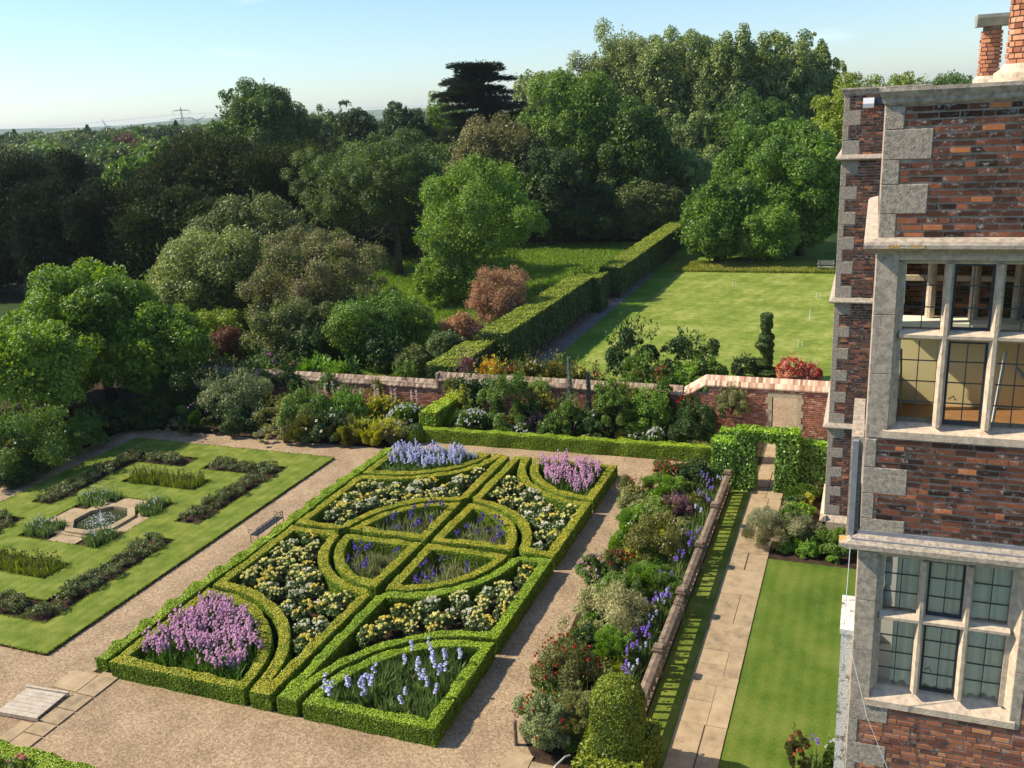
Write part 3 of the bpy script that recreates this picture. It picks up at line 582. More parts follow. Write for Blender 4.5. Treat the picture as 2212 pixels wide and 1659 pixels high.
def bloom_mesh(mb, p, s, rng, m=0, full=True):
    """a small cupped flower: rings of petals"""
    for ring, (k, tilt, q) in enumerate(((4, -.45, 1.0), (5, .75, .95), (3, 1.25, .9)) if full else ((5, .6, 1),)):
        a0 = rng.random()*6
        for i in range(k):
            a = a0+2*math.pi*i/k; o = np.array([math.cos(a), math.sin(a), 0.]); t = np.array([-math.sin(a), math.cos(a), 0.]); up = np.array([0, 0, 1.])
            c = np.array(p); e = c+o*s*.5*q*math.cos(tilt)+up*s*.5*q*math.sin(tilt); mid = (c+e)/2+up*s*.05
            mb.add([c, mid+t*s*.38*q, e, mid-t*s*.38*q], np.array([[0, 1, 2, 3]]), v=rng.random(), m=m)
def bloom_ball(mb, p, s, rng):
    d = rnd_dirs(rng, 22); d = d[d[:, 2] > -.35]; kites(mb, np.array(p)+d*s*.36*np.array([1, 1, .8]), unit(d+rng.normal(size=d.shape)*.3), s*.62, rng, 1.0, width=.5)
def make_rose(seed, bl, mat, fl, size=.085, h=.42, rr=.22, nleaf=260, leafs=.055):
    rng = np.random.default_rng(seed); t = empty('rose_bush', (0, 0, 0))
    mb = MB(); P, Nn, cc, crs = crown_pts(rng, rr, rr, h*.38, 12, .11, nleaf); P[:, 2] += h*.62; P[:, 2] = np.maximum(P[:, 2], .06); kites(mb, P, Nn, leafs, rng, 1.3, width=.42); mb.build('foliage', mat, t)
    if fl:
        mb = MB()
        for i in range(bl):
            mb = MB(); a = rng.uniform(0, 6.28); q = rng.random()**.6*rr*1.05; bloom_ball(mb, (math.cos(a)*q, math.sin(a)*q, h*(.98+.12*rng.random())-.35*q*q/rr), size*rng.uniform(.6, 1.1), rng); mb.build('bloom', fl, t)
    mb = MB()
    for i in range(5): a = rng.uniform(0, 6.28); mb.tube([(0, 0, 0), (math.cos(a)*rr*.6, math.sin(a)*rr*.6, h*.7)], [.008, .004], 3, cap=False)
    mb.build('stems', BARK, t); return t
def place(protos, spots, label, cat, group, seed, smin=.85, smax=1.2, used=None):
    rg = random.Random(seed)
    for i, (x, y) in enumerate(spots):
        pr = rg.choice(protos)
        o = pr if pr.get('fresh') else copy_tree(pr)
        if pr.get('fresh'): del pr['fresh']
        s = rg.uniform(smin, smax); o.location = (x, y, 0.01); o.rotation_euler = (0, 0, rg.uniform(0, 6.28)); o.scale = (s, s, s*rg.uniform(.9, 1.12)); tag(o, label, cat, group)
ROSE_L = leaf_mat('rose_leaf', (.022, .055, .016), (.10, .17, .05), trans=.2, rough=.4, spec=.5, nscale=4)
yr = [make_rose(100+i, 9+i % 3*2, ROSE_L, petal('petal_softyellow', (.88, .78, .24), (.82, .64, .10)) if i % 3 == 0 else bm('cream'), size=.088, nleaf=520, leafs=.05) for i in range(6)]
for o in yr: o['fresh'] = 1
B['paleyellow'] = (.86, .80, .30)
for o in yr[1::2]:
    for ch in o.children:
        if ch.name.startswith('bloom'): ch.data.materials[0] = petal('petal_paleyellow', (.90, .85, .40), (.84, .76, .24))
for i, (nm, poly) in enumerate(ROSE_POLY.items()):
    lab = {'near right': 'pale yellow rose bush in the right bed in front of the central ring', 'near left': 'pale yellow rose bush in the large near left bed behind the pink irises', 'far right': 'pale yellow rose bush in the far right bed beside the pink flowers', 'far left': 'pale yellow rose bush in the far left bed before the lavender irises'}[nm]
    place(yr, scatter(poly, .46, .44, 200+i), lab, 'rose bush', f'yellow roses of the {nm} bed', 210+i)
LAWNROSE = leaf_mat('lawn_rose_leaf', (.035, .06, .02), (.13, .18, .065), trans=.2, rough=.5, nscale=3)
lr = [make_rose(120+i, 3, LAWNROSE, bm('coral') if i == 2 else (bm('cream') if i == 1 else None), size=.04, h=.34, rr=.23, nleaf=330, leafs=.042) for i in range(4)]
for o in lr: o['fresh'] = 1
names = ['near right', 'far left', 'x', 'x']
for bi, b in enumerate(beds[:4]):
    cxm = sum(r[0]+r[1] for r in b)/4; cym = sum(r[2]+r[3] for r in b)/4; nm = ('near ' if cym < 21 else 'far ')+('right' if cxm > -23.4 else 'left')
    sp = [p for r in b for p in scatter(rect(*r), .36, .16, 230+bi)]
    place(lr, sp, f'low rose bush nearly without flowers in the {nm} angled lawn bed', 'rose bush', f'rose bushes of the {nm} lawn bed', 240+bi, .8, 1.15)
def make_iris(seed, nst, fl, mat, h=.50, rr=.17, nl=36, fh=.68, fs=.075, per=2, kind=None):
    rng = np.random.default_rng(seed); t = empty(kind or ({'petal_irispink': 'pink_iris', 'petal_irislav': 'blue_iris', 'petal_irispurple': 'purple_iris', 'petal_irisviolet': 'violet_iris', 'petal_whitelilac': 'white_iris', 'petal_darkmaroon': 'dark_iris'}[fl.name] if fl else 'leafy_iris'), (0, 0, 0)); mb = MB()
    for i in range(nl):
        a = rng.uniform(0, 6.28); q = rng.random()*rr; b = np.array([math.cos(a)*q, math.sin(a)*q, 0]); d = np.array([math.cos(a), math.sin(a), 0])*rng.uniform(.05, .5)+rng.normal(size=3)*.15; L_ = h*rng.uniform(.6, 1.1); w_ = rng.uniform(.009, .016); t1 = np.cross(d+np.array([0, 0, 1.]), rng.normal(size=3)); t1 = t1/np.linalg.norm(t1)*w_
        m1 = b+np.array([0, 0, L_*.6])+d*L_*.22; tip = b+np.array([0, 0, L_*.92])+d*L_*.75; tip[2] = max(tip[2], .1)
        mb.add([b-t1, b+t1, m1+t1*.9, m1-t1*.9, tip], [np.array([0, 1, 2, 3]), np.array([3, 2, 4])], v=rng.random())
    mb.build('leaves', mat, t)
    if nst:
        mb = MB(); ms = MB()
        for i in range(nst):
            a = rng.uniform(0, 6.28); q = rng.random()*rr*1.2; x, y = math.cos(a)*q, math.sin(a)*q; H_ = fh*rng.uniform(.85, 1.15); tx, ty = rng.normal(size=2)*.03
            ms.tube([(x, y, 0), (x+tx, y+ty, H_)], [.005, .004], 3, cap=False)
            for k in range(per): bloom_mesh(mb, (x+tx*(1-.15*k)+rng.normal()*.02, y+ty*(1-.15*k)+rng.normal()*.02, H_-.075*k), fs*rng.uniform(.8, 1.2), rng, full=True)
            mb.build('flower', fl, t); mb = MB()
        ms.build('stalks', gm('green'), t)
    return t
IRL = leaf_mat('iris_leaf', (.04, .09, .025), (.15, .25, .10), trans=.25, rough=.4, spec=.5, nscale=3)
IRLD = leaf_mat('iris_leaf_dark', (.03, .085, .015), (.10, .20, .045), trans=.25, rough=.4, spec=.5, nscale=3)
IRG = leaf_mat('iris_leaf_grey', (.08, .13, .05), (.24, .31, .17), trans=.25, rough=.4, spec=.4, nscale=3)
PINK = petal('petal_irispink', (.86, .60, .75), (.72, .42, .60)); LAV = petal('petal_irislav', (.72, .73, .88), (.54, .54, .78)); PUR = petal('petal_irispurple', (.22, .14, .50), (.10, .07, .28)); VIO = petal('petal_irisviolet', (.42, .28, .78), (.30, .16, .62))
def fresh(l):
    for o in l: o['fresh'] = 1
    return l
pk = fresh([make_iris(300+i, 7, PINK, IRLD, fh=.68, per=4, fs=.070) for i in range(4)]); pkb = fresh([make_iris(305+i, 0, None, IRLD) for i in range(2)])
la = fresh([make_iris(310+i, 1+i % 3, LAV, IRL, h=.55, nl=40, fs=.10, per=3) for i in range(3)]); lab_ = fresh([make_iris(315+i, 0, None, IRL, h=.55, nl=42) for i in range(3)]); la2 = fresh([make_iris(318+i, 6, LAV, IRLD, fh=.72, per=3, fs=.09) for i in range(3)])
pu = fresh([make_iris(320+i, 3, PUR, IRG, nl=24, h=.42, fh=.60, fs=.09) for i in range(3)]); pub = fresh([make_iris(325+i, 0, None, IRG, nl=20, h=.38) for i in range(3)])
vi = fresh([make_iris(330+i, 3, VIO if i else LAV, IRL, nl=26, h=.5, fh=.70) for i in range(3)]); vi_keep = vi[1]; vib = fresh([make_iris(335+i, 0, None, IRL, nl=28, h=.5) for i in range(2)])
wh = fresh([make_iris(340+i, 3, petal('petal_whitelilac', (.84, .84, .86)), IRL, nl=34, h=.36, fh=.40, fs=.036, per=1) for i in range(2)]); dk = fresh([make_iris(345+i, 3, petal('petal_darkmaroon', (.10, .05, .05)), leaf_mat('iris_leaf_yellow', (.07, .11, .015), (.19, .26, .05)), nl=22, h=.34, fh=.38, fs=.05, per=1) for i in range(2)])
def split_place(poly, gap, mar, seed, A, Bp, frac, label, cat, group, test=None, smin=.85, smax=1.15):
    sp = scatter(poly, gap, mar, seed); rg = random.Random(seed); a = []; b = []
    for p in sp: (a if (test(p) if test else rg.random() < frac) and (rg.random() < .92) else b).append(p)
    if a: place(A, a, label, cat, group, seed+1, smin, smax)
    if b and Bp: place(Bp, b, label+' with leaves only', cat, group+', leafy ones', seed+2, smin, smax)
split_place(CORNER_POLY['near left'], .30, .36, 401, pk, pkb, .9, 'clump of pink irises in the near left corner bed', 'iris clump', 'pink irises of the near left corner bed', test=lambda p: p[1] > 14.75 and p[0] < -13.1)
split_place(CORNER_POLY['near right'], .32, .34, 403, la, lab_, .6, 'clump of pale blue irises in the near right corner bed', 'iris clump', 'pale blue irises of the near right corner bed')
split_place(CORNER_POLY['far right'], .31, .34, 405, pk, pkb, .95, 'clump of pink irises in the far right corner bed', 'iris clump', 'pink irises of the far right corner bed', test=lambda p: p[1] > 26.5)
split_place(CORNER_POLY['far left'], .33, .34, 407, la2, lab_, .8, 'clump of lavender irises in the far left corner bed', 'iris clump', 'lavender irises of the far left corner bed', test=lambda p: p[1] > 26.9)
for i, (nm, poly) in enumerate(QUAD_POLY.items()):
    split_place(poly, .33, .36, 411+i*3, pu, pub, .42, f'clump of deep purple irises in the {nm} quarter of the ring', 'iris clump', f'purple irises of the {nm} quarter', smin=.8, smax=1.1)
split_place([(-4.62, 16.3), (-4.12, 16.3), (-4.1, 30.2), (-4.75, 30.2)], .31, .04, 431, vi, vib, .42, 'clump of violet irises growing along the balustrade', 'iris clump', 'violet irises along the balustrade')
for i, (nm, r) in enumerate((('far left', (-25.15, -24.15, 21.75, 22.7)), ('far right', (-22.7, -21.85, 21.75, 22.7)), ('near left', (-25.15, -24.15, 19.35, 20.35)), ('near right', (-22.7, -21.85, 19.35, 20.35)))):
    place(wh, scatter(rect(*r), .24, .02, 440+i), f'clump of small white irises at the {nm} corner of the pond', 'iris clump', f'white irises at the {nm} pond corner', 445+i, .9, 1.2)
for i, (nm, b) in enumerate((('far', beds[4]), ('near', beds[5]))):
    place(dk, scatter(rect(*b[0]), .24, .08, 450+i), f'clump of dark headed irises in the {nm} rectangular lawn bed', 'iris clump', f'dark irises of the {nm} lawn bed', 455+i)
# small tufts of grass along the hedge feet are left to the gravel; roses by the corner hedge
sr = fresh([make_rose(460+i, 6, ROSE_L, petal('petal_salmon', (.85, .36, .28)), size=.10, h=.5) for i in range(2)])
place(sr, [(-18.0+.55*i+random.Random(i).uniform(-.1, .1), 10.30+.28*(i % 2)) for i in range(8)], 'salmon pink rose bush behind the box hedge in the bottom left corner', 'rose bush', 'salmon roses in the bottom left corner', 462)

# ------------------------------------------------------------------ mixed border plants
def plant(name, x, y, R, H, kind, leafm, bloom, label, cat, seed, leaf=None, dens=1.0):
    rng = np.random.default_rng(seed); t = empty(name, (x, y, .01), 0, label, cat); mb = MB(); d = math.hypot(x, y)
    lf = leaf or (max(.036, .0016*d) if kind != 'fine' else max(.026, .0012*d)); area = R*R*6+R*H*6; n = int(min(12000, area/(lf*lf*.45)*1.9*dens))
    rz = H*.56
    if kind == 'leafy': P, Nn, cc, crs = crown_pts(rng, R, R, rz, 48, .23*min(R, rz*1.3), n); P[:, 2] += H*.46; P[:, 2] = np.abs(P[:, 2]); kites(mb, P, Nn, lf, rng, 1.3, width=.42)
    elif kind == 'fine': P, Nn, cc, crs = crown_pts(rng, R, R, rz, 40, .22*min(R, rz*1.3), int(n*1.5)); P[:, 2] += H*.46; P[:, 2] = np.abs(P[:, 2]); T = np.c_[P[:, :2]*1.2, np.full(len(P), .5*R+.1)]+rng.normal(size=P.shape)*.18; kites(mb, P, Nn, lf*1.15, rng, 2.4, T=T, width=.22)
    else:
        n = int(200*R/.3); a = rng.uniform(0, 6.28, n); q = np.sqrt(rng.random(n))*R*.8; P = np.c_[np.cos(a)*q, np.sin(a)*q, H*.4*np.ones(n)+rng.random(n)*H*.3]; kites(mb, P, rnd_dirs(rng, n), H*.6, rng, 1.2, T=np.c_[np.cos(a)*.6, np.sin(a)*.6, np.ones(n)*.8], width=.045)
    if kind != 'strap' and H > .3:
        ns = int(10+26*R); pp = []; tt = []
        for q in range(ns):
            e = rnd_dirs(rng, 1)[0]; e[2] = abs(e[2])+.5; e /= np.linalg.norm(e); b0 = e*np.array([R*.75, R*.75, H*.5])+np.array([0, 0, H*.42]); L_ = H*rng.uniform(.22, .5); dr = e*.6+np.array([0, 0, .8])+rng.normal(size=3)*.2; dr /= np.linalg.norm(dr)
            for u in np.linspace(.2, 1, 9): pp.append(b0+dr*L_*u+rng.normal(size=3)*lf*.5); tt.append(dr+rng.normal(size=3)*.6)
        kites(mb, np.array(pp), rnd_dirs(rng, len(pp)), lf*1.05, rng, 1.8, T=np.array(tt), width=.3)
    mb.build('foliage', leafm, t)
    if bloom:
        c_, k, s = bloom.split(':'); mb = MB(); k = int(k); s = float(s)*(1.25 if y < 30 or s in ('.1',) else 1.7); few = k <= 26
        for i in range(k):
            e = rnd_dirs(rng, 1)[0]; e[2] = abs(e[2])*1.2+.15; e /= np.linalg.norm(e); bloom_mesh(mb, (e[0]*R*1.04, e[1]*R*1.04, H*.46+e[2]*rz*1.1), s*rng.uniform(.7, 1.3), rng)
            if few: mb.build('bloom', bm(c_), t); mb = MB()
        if not few: mb.build('blooms', bm(c_), t)
    if kind == 'leafy' and H > .6:
        mb = MB()
        for i in range(6): a = rng.uniform(0, 6.28); mb.tube([(rng.normal()*.03, rng.normal()*.03, 0), (math.cos(a)*R*.6, math.sin(a)*R*.6, H*.7)], [.018*H+.004, .006], 4, cap=False)
        mb.build('stems', BARK, t)
    return t
BORDER=[
(-5.62,14.85,0.47,0.93,'leafy','bluegreen','red:22:.05','bushy blue green valerian with dark red flower heads beside the wooden post','valerian'),
(-4.96,15.13,0.35,1.02,'fine','greygreen','','feathery grey green herb just left of the domed yew topiary','herb'),
(-6.19,15.67,0.19,0.33,'fine','green','yellow:16:.06','small patch of yellow and cream lilies at the gravel edge','lily clump'),
(-6.09,15.93,0.15,0.28,'fine','green','orange:12:.06','small patch of orange lilies in front of the red rose shrub','lily clump'),
(-5.70,16.50,0.55,1.17,'leafy','reddish','red:40:.055','dark leaved shrub rose covered in red blooms at the gravel edge','rose shrub'),
(-6.09,17.77,0.20,0.55,'fine','reddish','darkred:14:.05','dark crimson flower spikes in front of the silver leaved shrub','flower spikes'),
(-5.47,19.10,0.75,1.11,'leafy','silver','','large rounded silver green shrub in the middle of the balustrade border','shrub'),
(-4.97,17.64,0.39,0.92,'fine','brightgreen','','mound of bright feathery green foliage behind the domed yew topiary','fennel'),
(-5.68,18.05,0.32,0.65,'leafy','darkgreen','','low dark green bush between silver shrub and gravel','bush'),
(-5.91,20.17,0.29,0.53,'fine','green','orange:16:.06','patch of orange lilies between the silver shrub and the pink flowers','lily clump'),
(-5.49,20.16,0.48,0.84,'leafy','green','','green leafy mound just beyond the silver shrub','perennial'),
(-6.48,21.31,0.33,0.72,'leafy','green','lilac:40:.05','lilac pink flower mound spilling over the gravel edge','geranium'),
(-5.91,21.73,0.41,0.72,'leafy','reddish','red:36:.05','red flowered shrub rose beside the lilac pink flowers','rose shrub'),
(-5.73,22.29,0.26,0.57,'leafy','lime','','lime green euphorbia beyond the red flowered rose','euphorbia'),
(-5.02,21.16,0.39,0.76,'fine','brightgreen','','dark feathery fennel between lime euphorbia and purple irises','fennel'),
(-5.24,22.93,0.62,1.30,'leafy','olive','cream:20:.04','large olive green shrub with tiny cream flowers in the balustrade border','shrub'),
(-6.11,22.86,0.27,0.75,'fine','brightgreen','','narrow bright green fennel at the gravel edge beside the olive shrub','fennel'),
(-6.11,24.63,0.39,0.67,'fine','brightgreen','','feathery green mound between the olive shrub and the gravel','fennel'),
(-5.83,25.38,0.43,0.74,'leafy','lightgreen','','pale green broad leaved perennial near the purple sage','perennial'),
(-6.44,25.74,0.41,0.81,'leafy','greygreen','','grey green spreading perennial at the gravel edge','perennial'),
(-5.18,25.81,0.42,0.71,'fine','purple','violet:30:.04','dusky purple sage mound beside the balustrade irises','sage'),
(-5.73,27.15,0.54,0.71,'fine','brightgreen','','soft rounded feathery mound near the far end of the border','perennial'),
(-5.86,28.59,0.47,0.67,'fine','reddish','coral:50:.05','coral red flower clump near the far gravel corner','salvia'),
(-6.71,27.14,0.46,0.52,'fine','reddish','coral:40:.04','loose coral red flowers leaning over the gravel','salvia'),
(-5.09,28.45,0.46,0.79,'leafy','darkgreen','','dark green rounded bush beside the far end of the balustrade','bush'),
(-5.19,27.29,0.36,0.45,'leafy','green','red:14:.05','small green bush with red flowers behind the far irises','perennial'),
(-4.38,20.71,0.42,0.74,'fine','green','','loose green foliage behind the irises at mid border','perennial'),
(-5.06,19.25,0.28,0.51,'leafy','olive','yellow:10:.04','olive foliage speckled with yellow beside the silver shrub','perennial'),
(-6.06,16.82,0.39,0.48,'fine','greygreen','','pale sprawling grey stems in front of the red shrub rose','perennial'),
(-2.20,24.95,0.62,0.80,'fine','lavender','','big grey green lavender bush beside the paved path','lavender'),
(-1.35,25.1,0.50,0.72,'fine','lavender','','second smaller lavender mound behind the big lavender','lavender'),
(-1.20,24.45,0.24,0.40,'leafy','brightgreen','','small bright green bush between the lavender and the building','bush'),
(-1.53,29.12,0.29,0.40,'fine','olive','yellow:10:.04','yellow green straggly plant at the foot of the hedge by the building','perennial'),
(-1.13,28.93,0.25,0.40,'fine','greygreen','lilac:8:.04','greyish sage plant under the building quoins','perennial'),
(-14.45,31.80,0.48,0.82,'fine','green','white:120:.05','mound of white flowers behind the long box hedge, left of the red poppies','white flowers'),
(-14.89,31.56,0.31,0.39,'fine','green','white:60:.05','low white flowers touching the box hedge end','white flowers'),
(-13.71,32.34,0.35,0.52,'fine','darkgreen','red:26:.07','clump of scarlet poppies beside the white flowers','poppies'),
(-13.37,32.41,0.82,2.12,'leafy','green','','tall fresh green shrub against the old wall behind the poppies','shrub'),
(-12.38,31.91,0.34,0.42,'fine','green','white:50:.05','white flower spikes in the middle of the wall border','white flowers'),
(-13.09,31.68,0.26,0.43,'fine','green','white:24:.05','small white flowers just right of the poppies','white flowers'),
(-15.81,31.86,0.50,0.70,'strap','brightgreen','','tuft of strap leaves in the corner by the dividing hedge','day lily'),
(-15.52,32.82,0.37,1.24,'leafy','lime','','yellow green climber leaves at the wall corner','climber'),
(-15.72,33.99,0.61,1.41,'leafy','darkgreen','cream:24:.04','dark rose with cream buds trained on the low end of the wall','climbing rose'),
(-11.87,32.10,0.30,0.68,'fine','purple','lilac:20:.04','dusky pink meadow rue in the wall border','meadow rue'),
(-11.94,33.15,0.43,1.12,'leafy','olive','yellow:20:.05','olive shrub with yellow tips in front of the old wall','shrub'),
(-12.26,32.56,0.39,1.02,'leafy','darkgreen','','dark bush behind the dusky pink meadow rue','bush'),
(-10.59,32.35,0.53,1.25,'leafy','green','','broad leaved green bush right of the tall blue spire','bush'),
(-11.18,31.89,0.41,0.67,'leafy','green','cream:12:.06','low green peony with cream flowers behind the box hedge','peony'),
(-9.65,32.29,0.48,0.99,'leafy','darkgreen','white:10:.05','dark peony with white flowers in the wall border','peony'),
(-8.85,32.50,0.52,1.96,'leafy','green','','tall airy shrub leaning on the wall near its middle','shrub'),
(-8.97,33.15,0.63,1.12,'leafy','darkgreen','','large dark leaved bush left of the bright green shrub','bush'),
(-7.54,32.92,0.69,1.60,'leafy','brightgreen','','bright green rounded shrub in the wall border','shrub'),
(-5.87,32.74,0.70,1.32,'leafy','darkgreen','','glossy dark green bush in front of the red climbing rose','bush'),
(-7.88,32.21,0.32,0.34,'fine','green','cream:8:.08','cream peonies just behind the box hedge','peony'),
(-7.15,32.10,0.26,0.54,'fine','green','white:60:.05','tall white flowers left of the dark gap in the border','white flowers'),
(-6.03,32.22,0.23,0.54,'fine','green','white:50:.05','tall white flowers in front of the glossy dark bush','white flowers'),
(-5.53,32.00,0.23,0.25,'fine','lime','yellow:26:.05','small yellow flowers near the corner of the box hedge','yellow flowers'),
(-5.31,32.53,0.27,0.50,'leafy','green','','green bush tucked beside the ivy hedge wing','bush'),
(-6.62,33.10,0.36,0.81,'leafy','darkgreen','','dark bush in the shade behind the bright green shrub','bush'),
(-.42,24.75,.48,.62,'leafy','green','','rounded green bush against the building beside the side lawn','bush'),
]
BORDERL=[

(-29.34,23.69,1.41,2.24,'leafy','green','white:8:.07','leafy bush with scattered white flowers in the left corner border','bush'),
(-29.91,23.55,0.83,2.07,'leafy','green','','green bush at the left edge of the photograph under the fence','bush'),
(-29.81,24.29,0.61,0.79,'leafy','lime','','light green bush at the edge of the gravel in the left border','bush'),
(-29.24,23.04,0.67,0.94,'leafy','darkgreen','','low dark bush at the near end of the left border','bush'),
(-29.97,25.63,0.85,0.94,'leafy','brightgreen','','bright leaved bush in the left border beside the gravel','bush'),
(-29.59,26.36,1.00,1.13,'leafy','green','','rounded green bush under the big tree at the gravel bend','bush'),
(-30.19,28.27,1.04,0.99,'leafy','darkgreen','','dark bush in the deep shade of the big tree','bush'),
(-29.90,29.62,1.29,0.74,'leafy','darkgreen','','dark foliage mass in the shaded corner beyond the lawn','bush'),
(-28.70,29.88,0.95,1.00,'leafy','darkgreen','','shaded bush left of the pale silver edging plant','bush'),
(-26.86,29.73,1.00,0.33,'fine','silver','','pale silver edging plant in shade at the gravel edge','edging plant'),
(-26.15,30.26,0.99,0.92,'fine','darkgreen','lilac:30:.05','shaded bush with pale lilac flowers','bush'),
(-24.53,29.89,0.96,0.90,'leafy','darkgreen','','low shaded green mound left of the garden seat','bush'),
(-25.81,31.28,1.30,1.79,'leafy','bluegreen','','tall blue grey shrub in shade against the wall','shrub'),
(-28.22,31.35,1.20,2.17,'leafy','darkgreen','','tall dark shrub behind the shaded border','shrub'),
]
BORDERN=[
(-21.88,29.55,0.90,0.44,'fine','silver','white:30:.04','silver lambs ears edging the gravel beside the garden seat','edging plant'),
(-22.79,30.55,0.79,1.03,'leafy','olive','','olive leaved bush at the left of the mixed border','bush'),
(-21.47,30.50,0.84,1.51,'leafy','green','','tall mid green shrub in the mixed border','shrub'),
(-20.77,29.43,0.55,0.99,'fine','reddish','','brownish bronze fennel in the mixed border','fennel'),
(-19.94,29.77,0.74,1.05,'leafy','darkgreen','cream:10:.1','dark peony bush with large cream flowers','peony'),
(-20.04,31.53,0.83,1.21,'leafy','brightgreen','','bright green shrub behind the cream peonies','shrub'),
(-19.01,29.92,0.66,0.74,'fine','olive','cream:6:.08','olive foliage right of the cream peonies','perennial'),
(-18.20,29.87,0.78,0.73,'fine','lime','','loose yellow green foliage at the gravel edge','perennial'),
(-19.06,32.44,0.76,0.84,'fine','lime','yellow:90:.05','golden yellow flowered bush under the brick wall','yellow shrub'),
(-17.60,30.02,0.58,0.73,'fine','lime','yellow:20:.04','small lime and yellow perennial near the box ball','perennial'),
(-17.14,30.12,0.58,0.67,'fine','greygreen','pinkwhite:20:.05','grey perennial with pale pink flowers beside the box ball','perennial'),
(-17.31,31.44,0.59,0.94,'fine','green','white:90:.05','white flowered mound against the dividing hedge','white flowers'),
(-17.83,32.48,0.48,0.58,'fine','green','white:50:.05','white flowers under the brick wall left of the dividing hedge','white flowers'),
(-23.22,32.04,0.67,0.67,'leafy','green','','green climber foliage at the shaded part of the wall','bush'),
(-26.32,34.04,0.88,1.52,'leafy','green','','green shoots hanging over the top of the low wall','climber'),
]

SNAKE = lambda s: s.replace(' ', '_')
for i, (x, y, R, H, kd, lm, bl, lab, cat) in enumerate(BORDER+BORDERL+BORDERN):
    plant(SNAKE(cat), x, y, R*1.32, H*1.1, kd, gm(lm), bl, lab, cat, 500+i)
fill = []
for i, lm in enumerate(('green', 'brightgreen', 'olive', 'darkgreen', 'lime', 'greygreen')):
    t = plant('low_perennial', 0, 0, .24, .30, 'leafy' if i % 2 else 'fine', gm(lm), '', None, None, 1700+i, leaf=.05); t['fresh'] = 1; fill.append(t)
for i, (nm, poly, gp) in enumerate((('balustrade border', [(-5.5, 14.6), (-6.15, 15.2), (-6.25, 17.0), (-6.35, 19.4), (-6.55, 21.8), (-6.3, 23.5), (-6.4, 26.5), (-6.1, 28.6), (-5.2, 30.0), (-4.5, 30.4), (-4.5, 14.4)], .50), ('left part of the far border', [(-26, 29.6), (-17.0, 29.6), (-16.8, 33.6), (-26, 33.6)], .75), ('right part of the far border', [(-15.5, 31.2), (-4.4, 31.3), (-4.4, 33.6), (-15.5, 33.6)], .75), ('left border', [(-31.5, 21), (-29.7, 21), (-29.7, 25), (-30.3, 28), (-29, 29.3), (-26, 29.4), (-27, 31), (-33, 29)], .85), ('bed beside the house', [(-2.0, 24.3), (-.9, 24.2), (-.3, 24.3), (-1.2, 25.3), (-1.4, 28.5), (-2.0, 28.5)], .42))):
    place(fill, scatter(poly, gp, .02, 1750+i, .45), f'low leafy plant filling the gaps in the {nm}', 'perennial', f'low plants of the {nm}', 1760+i, .7, 1.5)
# ------------------------------------------------------------------ fences, balustrade
WOODB = plain('weathered_oak', (.29, .215, .15), .85, .2, col2=(.13, .09, .06), scale=5, bump=.7, bscale=25)
BX = -3.93; PYS = [15.1, 17.75, 20.35, 23.0, 25.65, 28.25]
bal = empty('balustrade', (BX, 15.1, 0), 0, 'weathered oak balustrade with turned balusters between flower border and path', 'balustrade')
for y in PYS:
    mb = MB(); yy = y-15.1; mb.box(-.075, .075, yy-.075, yy+.075, 0, .70, v=.4); mb.box(-.125, .125, yy-.125, yy+.125, .70, .75); mb.box(-.10, .10, yy-.10, yy+.10, .75, .80); mb.build('post', WOODB, bal)
for y0, y1 in zip(PYS[:-1], PYS[1:]):
    a, b = y0-15.1+.075, y1-15.1-.075
    mb = MB()
    sec = [(-.06, .52), (.06, .52), (.10, .60), (.10, .64), (.0, .68), (-.10, .64), (-.10, .60)]
    V = [(x, yy, z) for yy in (a, b) for x, z in sec]; mb.add(V, [np.array([i, (i+1) % 7, 7+(i+1) % 7, 7+i]) for i in range(7)]); mb.build('handrail', WOODB, bal)
    mb = MB(); mb.box(-.05, .05, a, b, .07, .13); mb.build('bottom_rail', WOODB, bal)
    n = 9
    for i in range(n):
        yy = a+(b-a)*(i+.5)/n; mb = MB(); mb.tube([(0, yy, z) for z in (.13, .17, .24, .32, .40, .46, .53)], [.048, .044, .046, .045, .044, .045, .048], 8); mb.build('baluster', WOODB, bal, True)
mb = MB(); mb.tube([(-6.2, 14.62, 0), (-6.2, 14.62, .58)], [.045, .042], 8); mb.tube([(-6.2, 14.62, .58), (-6.2, 14.62, .60)], [.05, .03], 8)
tag(mb.build('wooden_post', WOODB), 'short round wooden post at the near gravel corner of the border', 'post')
mb = MB(); mb.tube([(-5.05, 13.35, 0), (-5.03, 13.4, .45), (-4.98, 13.55, .62), (-4.88, 13.85, .62), (-4.83, 14.0, .55)], [.018]*5, 7); tag(mb.build('curved_rail', plain('pale_metal', (.55, .55, .50), .5)), 'thin pale curved rail at the foot of the domed topiary', 'rail')
# old fence on the left
fe = empty('paling_fence', (-34.6, 26, 0), 0, 'old dark wooden paling fence behind the left border under the big tree', 'fence')
mb = MB(); rg = random.Random(4)
for i in range(70): y = -14+i*.28; mb.box(-.02, .02, y, y+.24, 0, 1.15+rg.uniform(-.05, .05), v=rg.random())
mb.build('palings', WOODB, fe); mb = MB(); mb.box(.02, .06, -14, 5.6, .85, .95); mb.box(.02, .06, -14, 5.6, .25, .35); mb.build('rails', WOODB, fe)
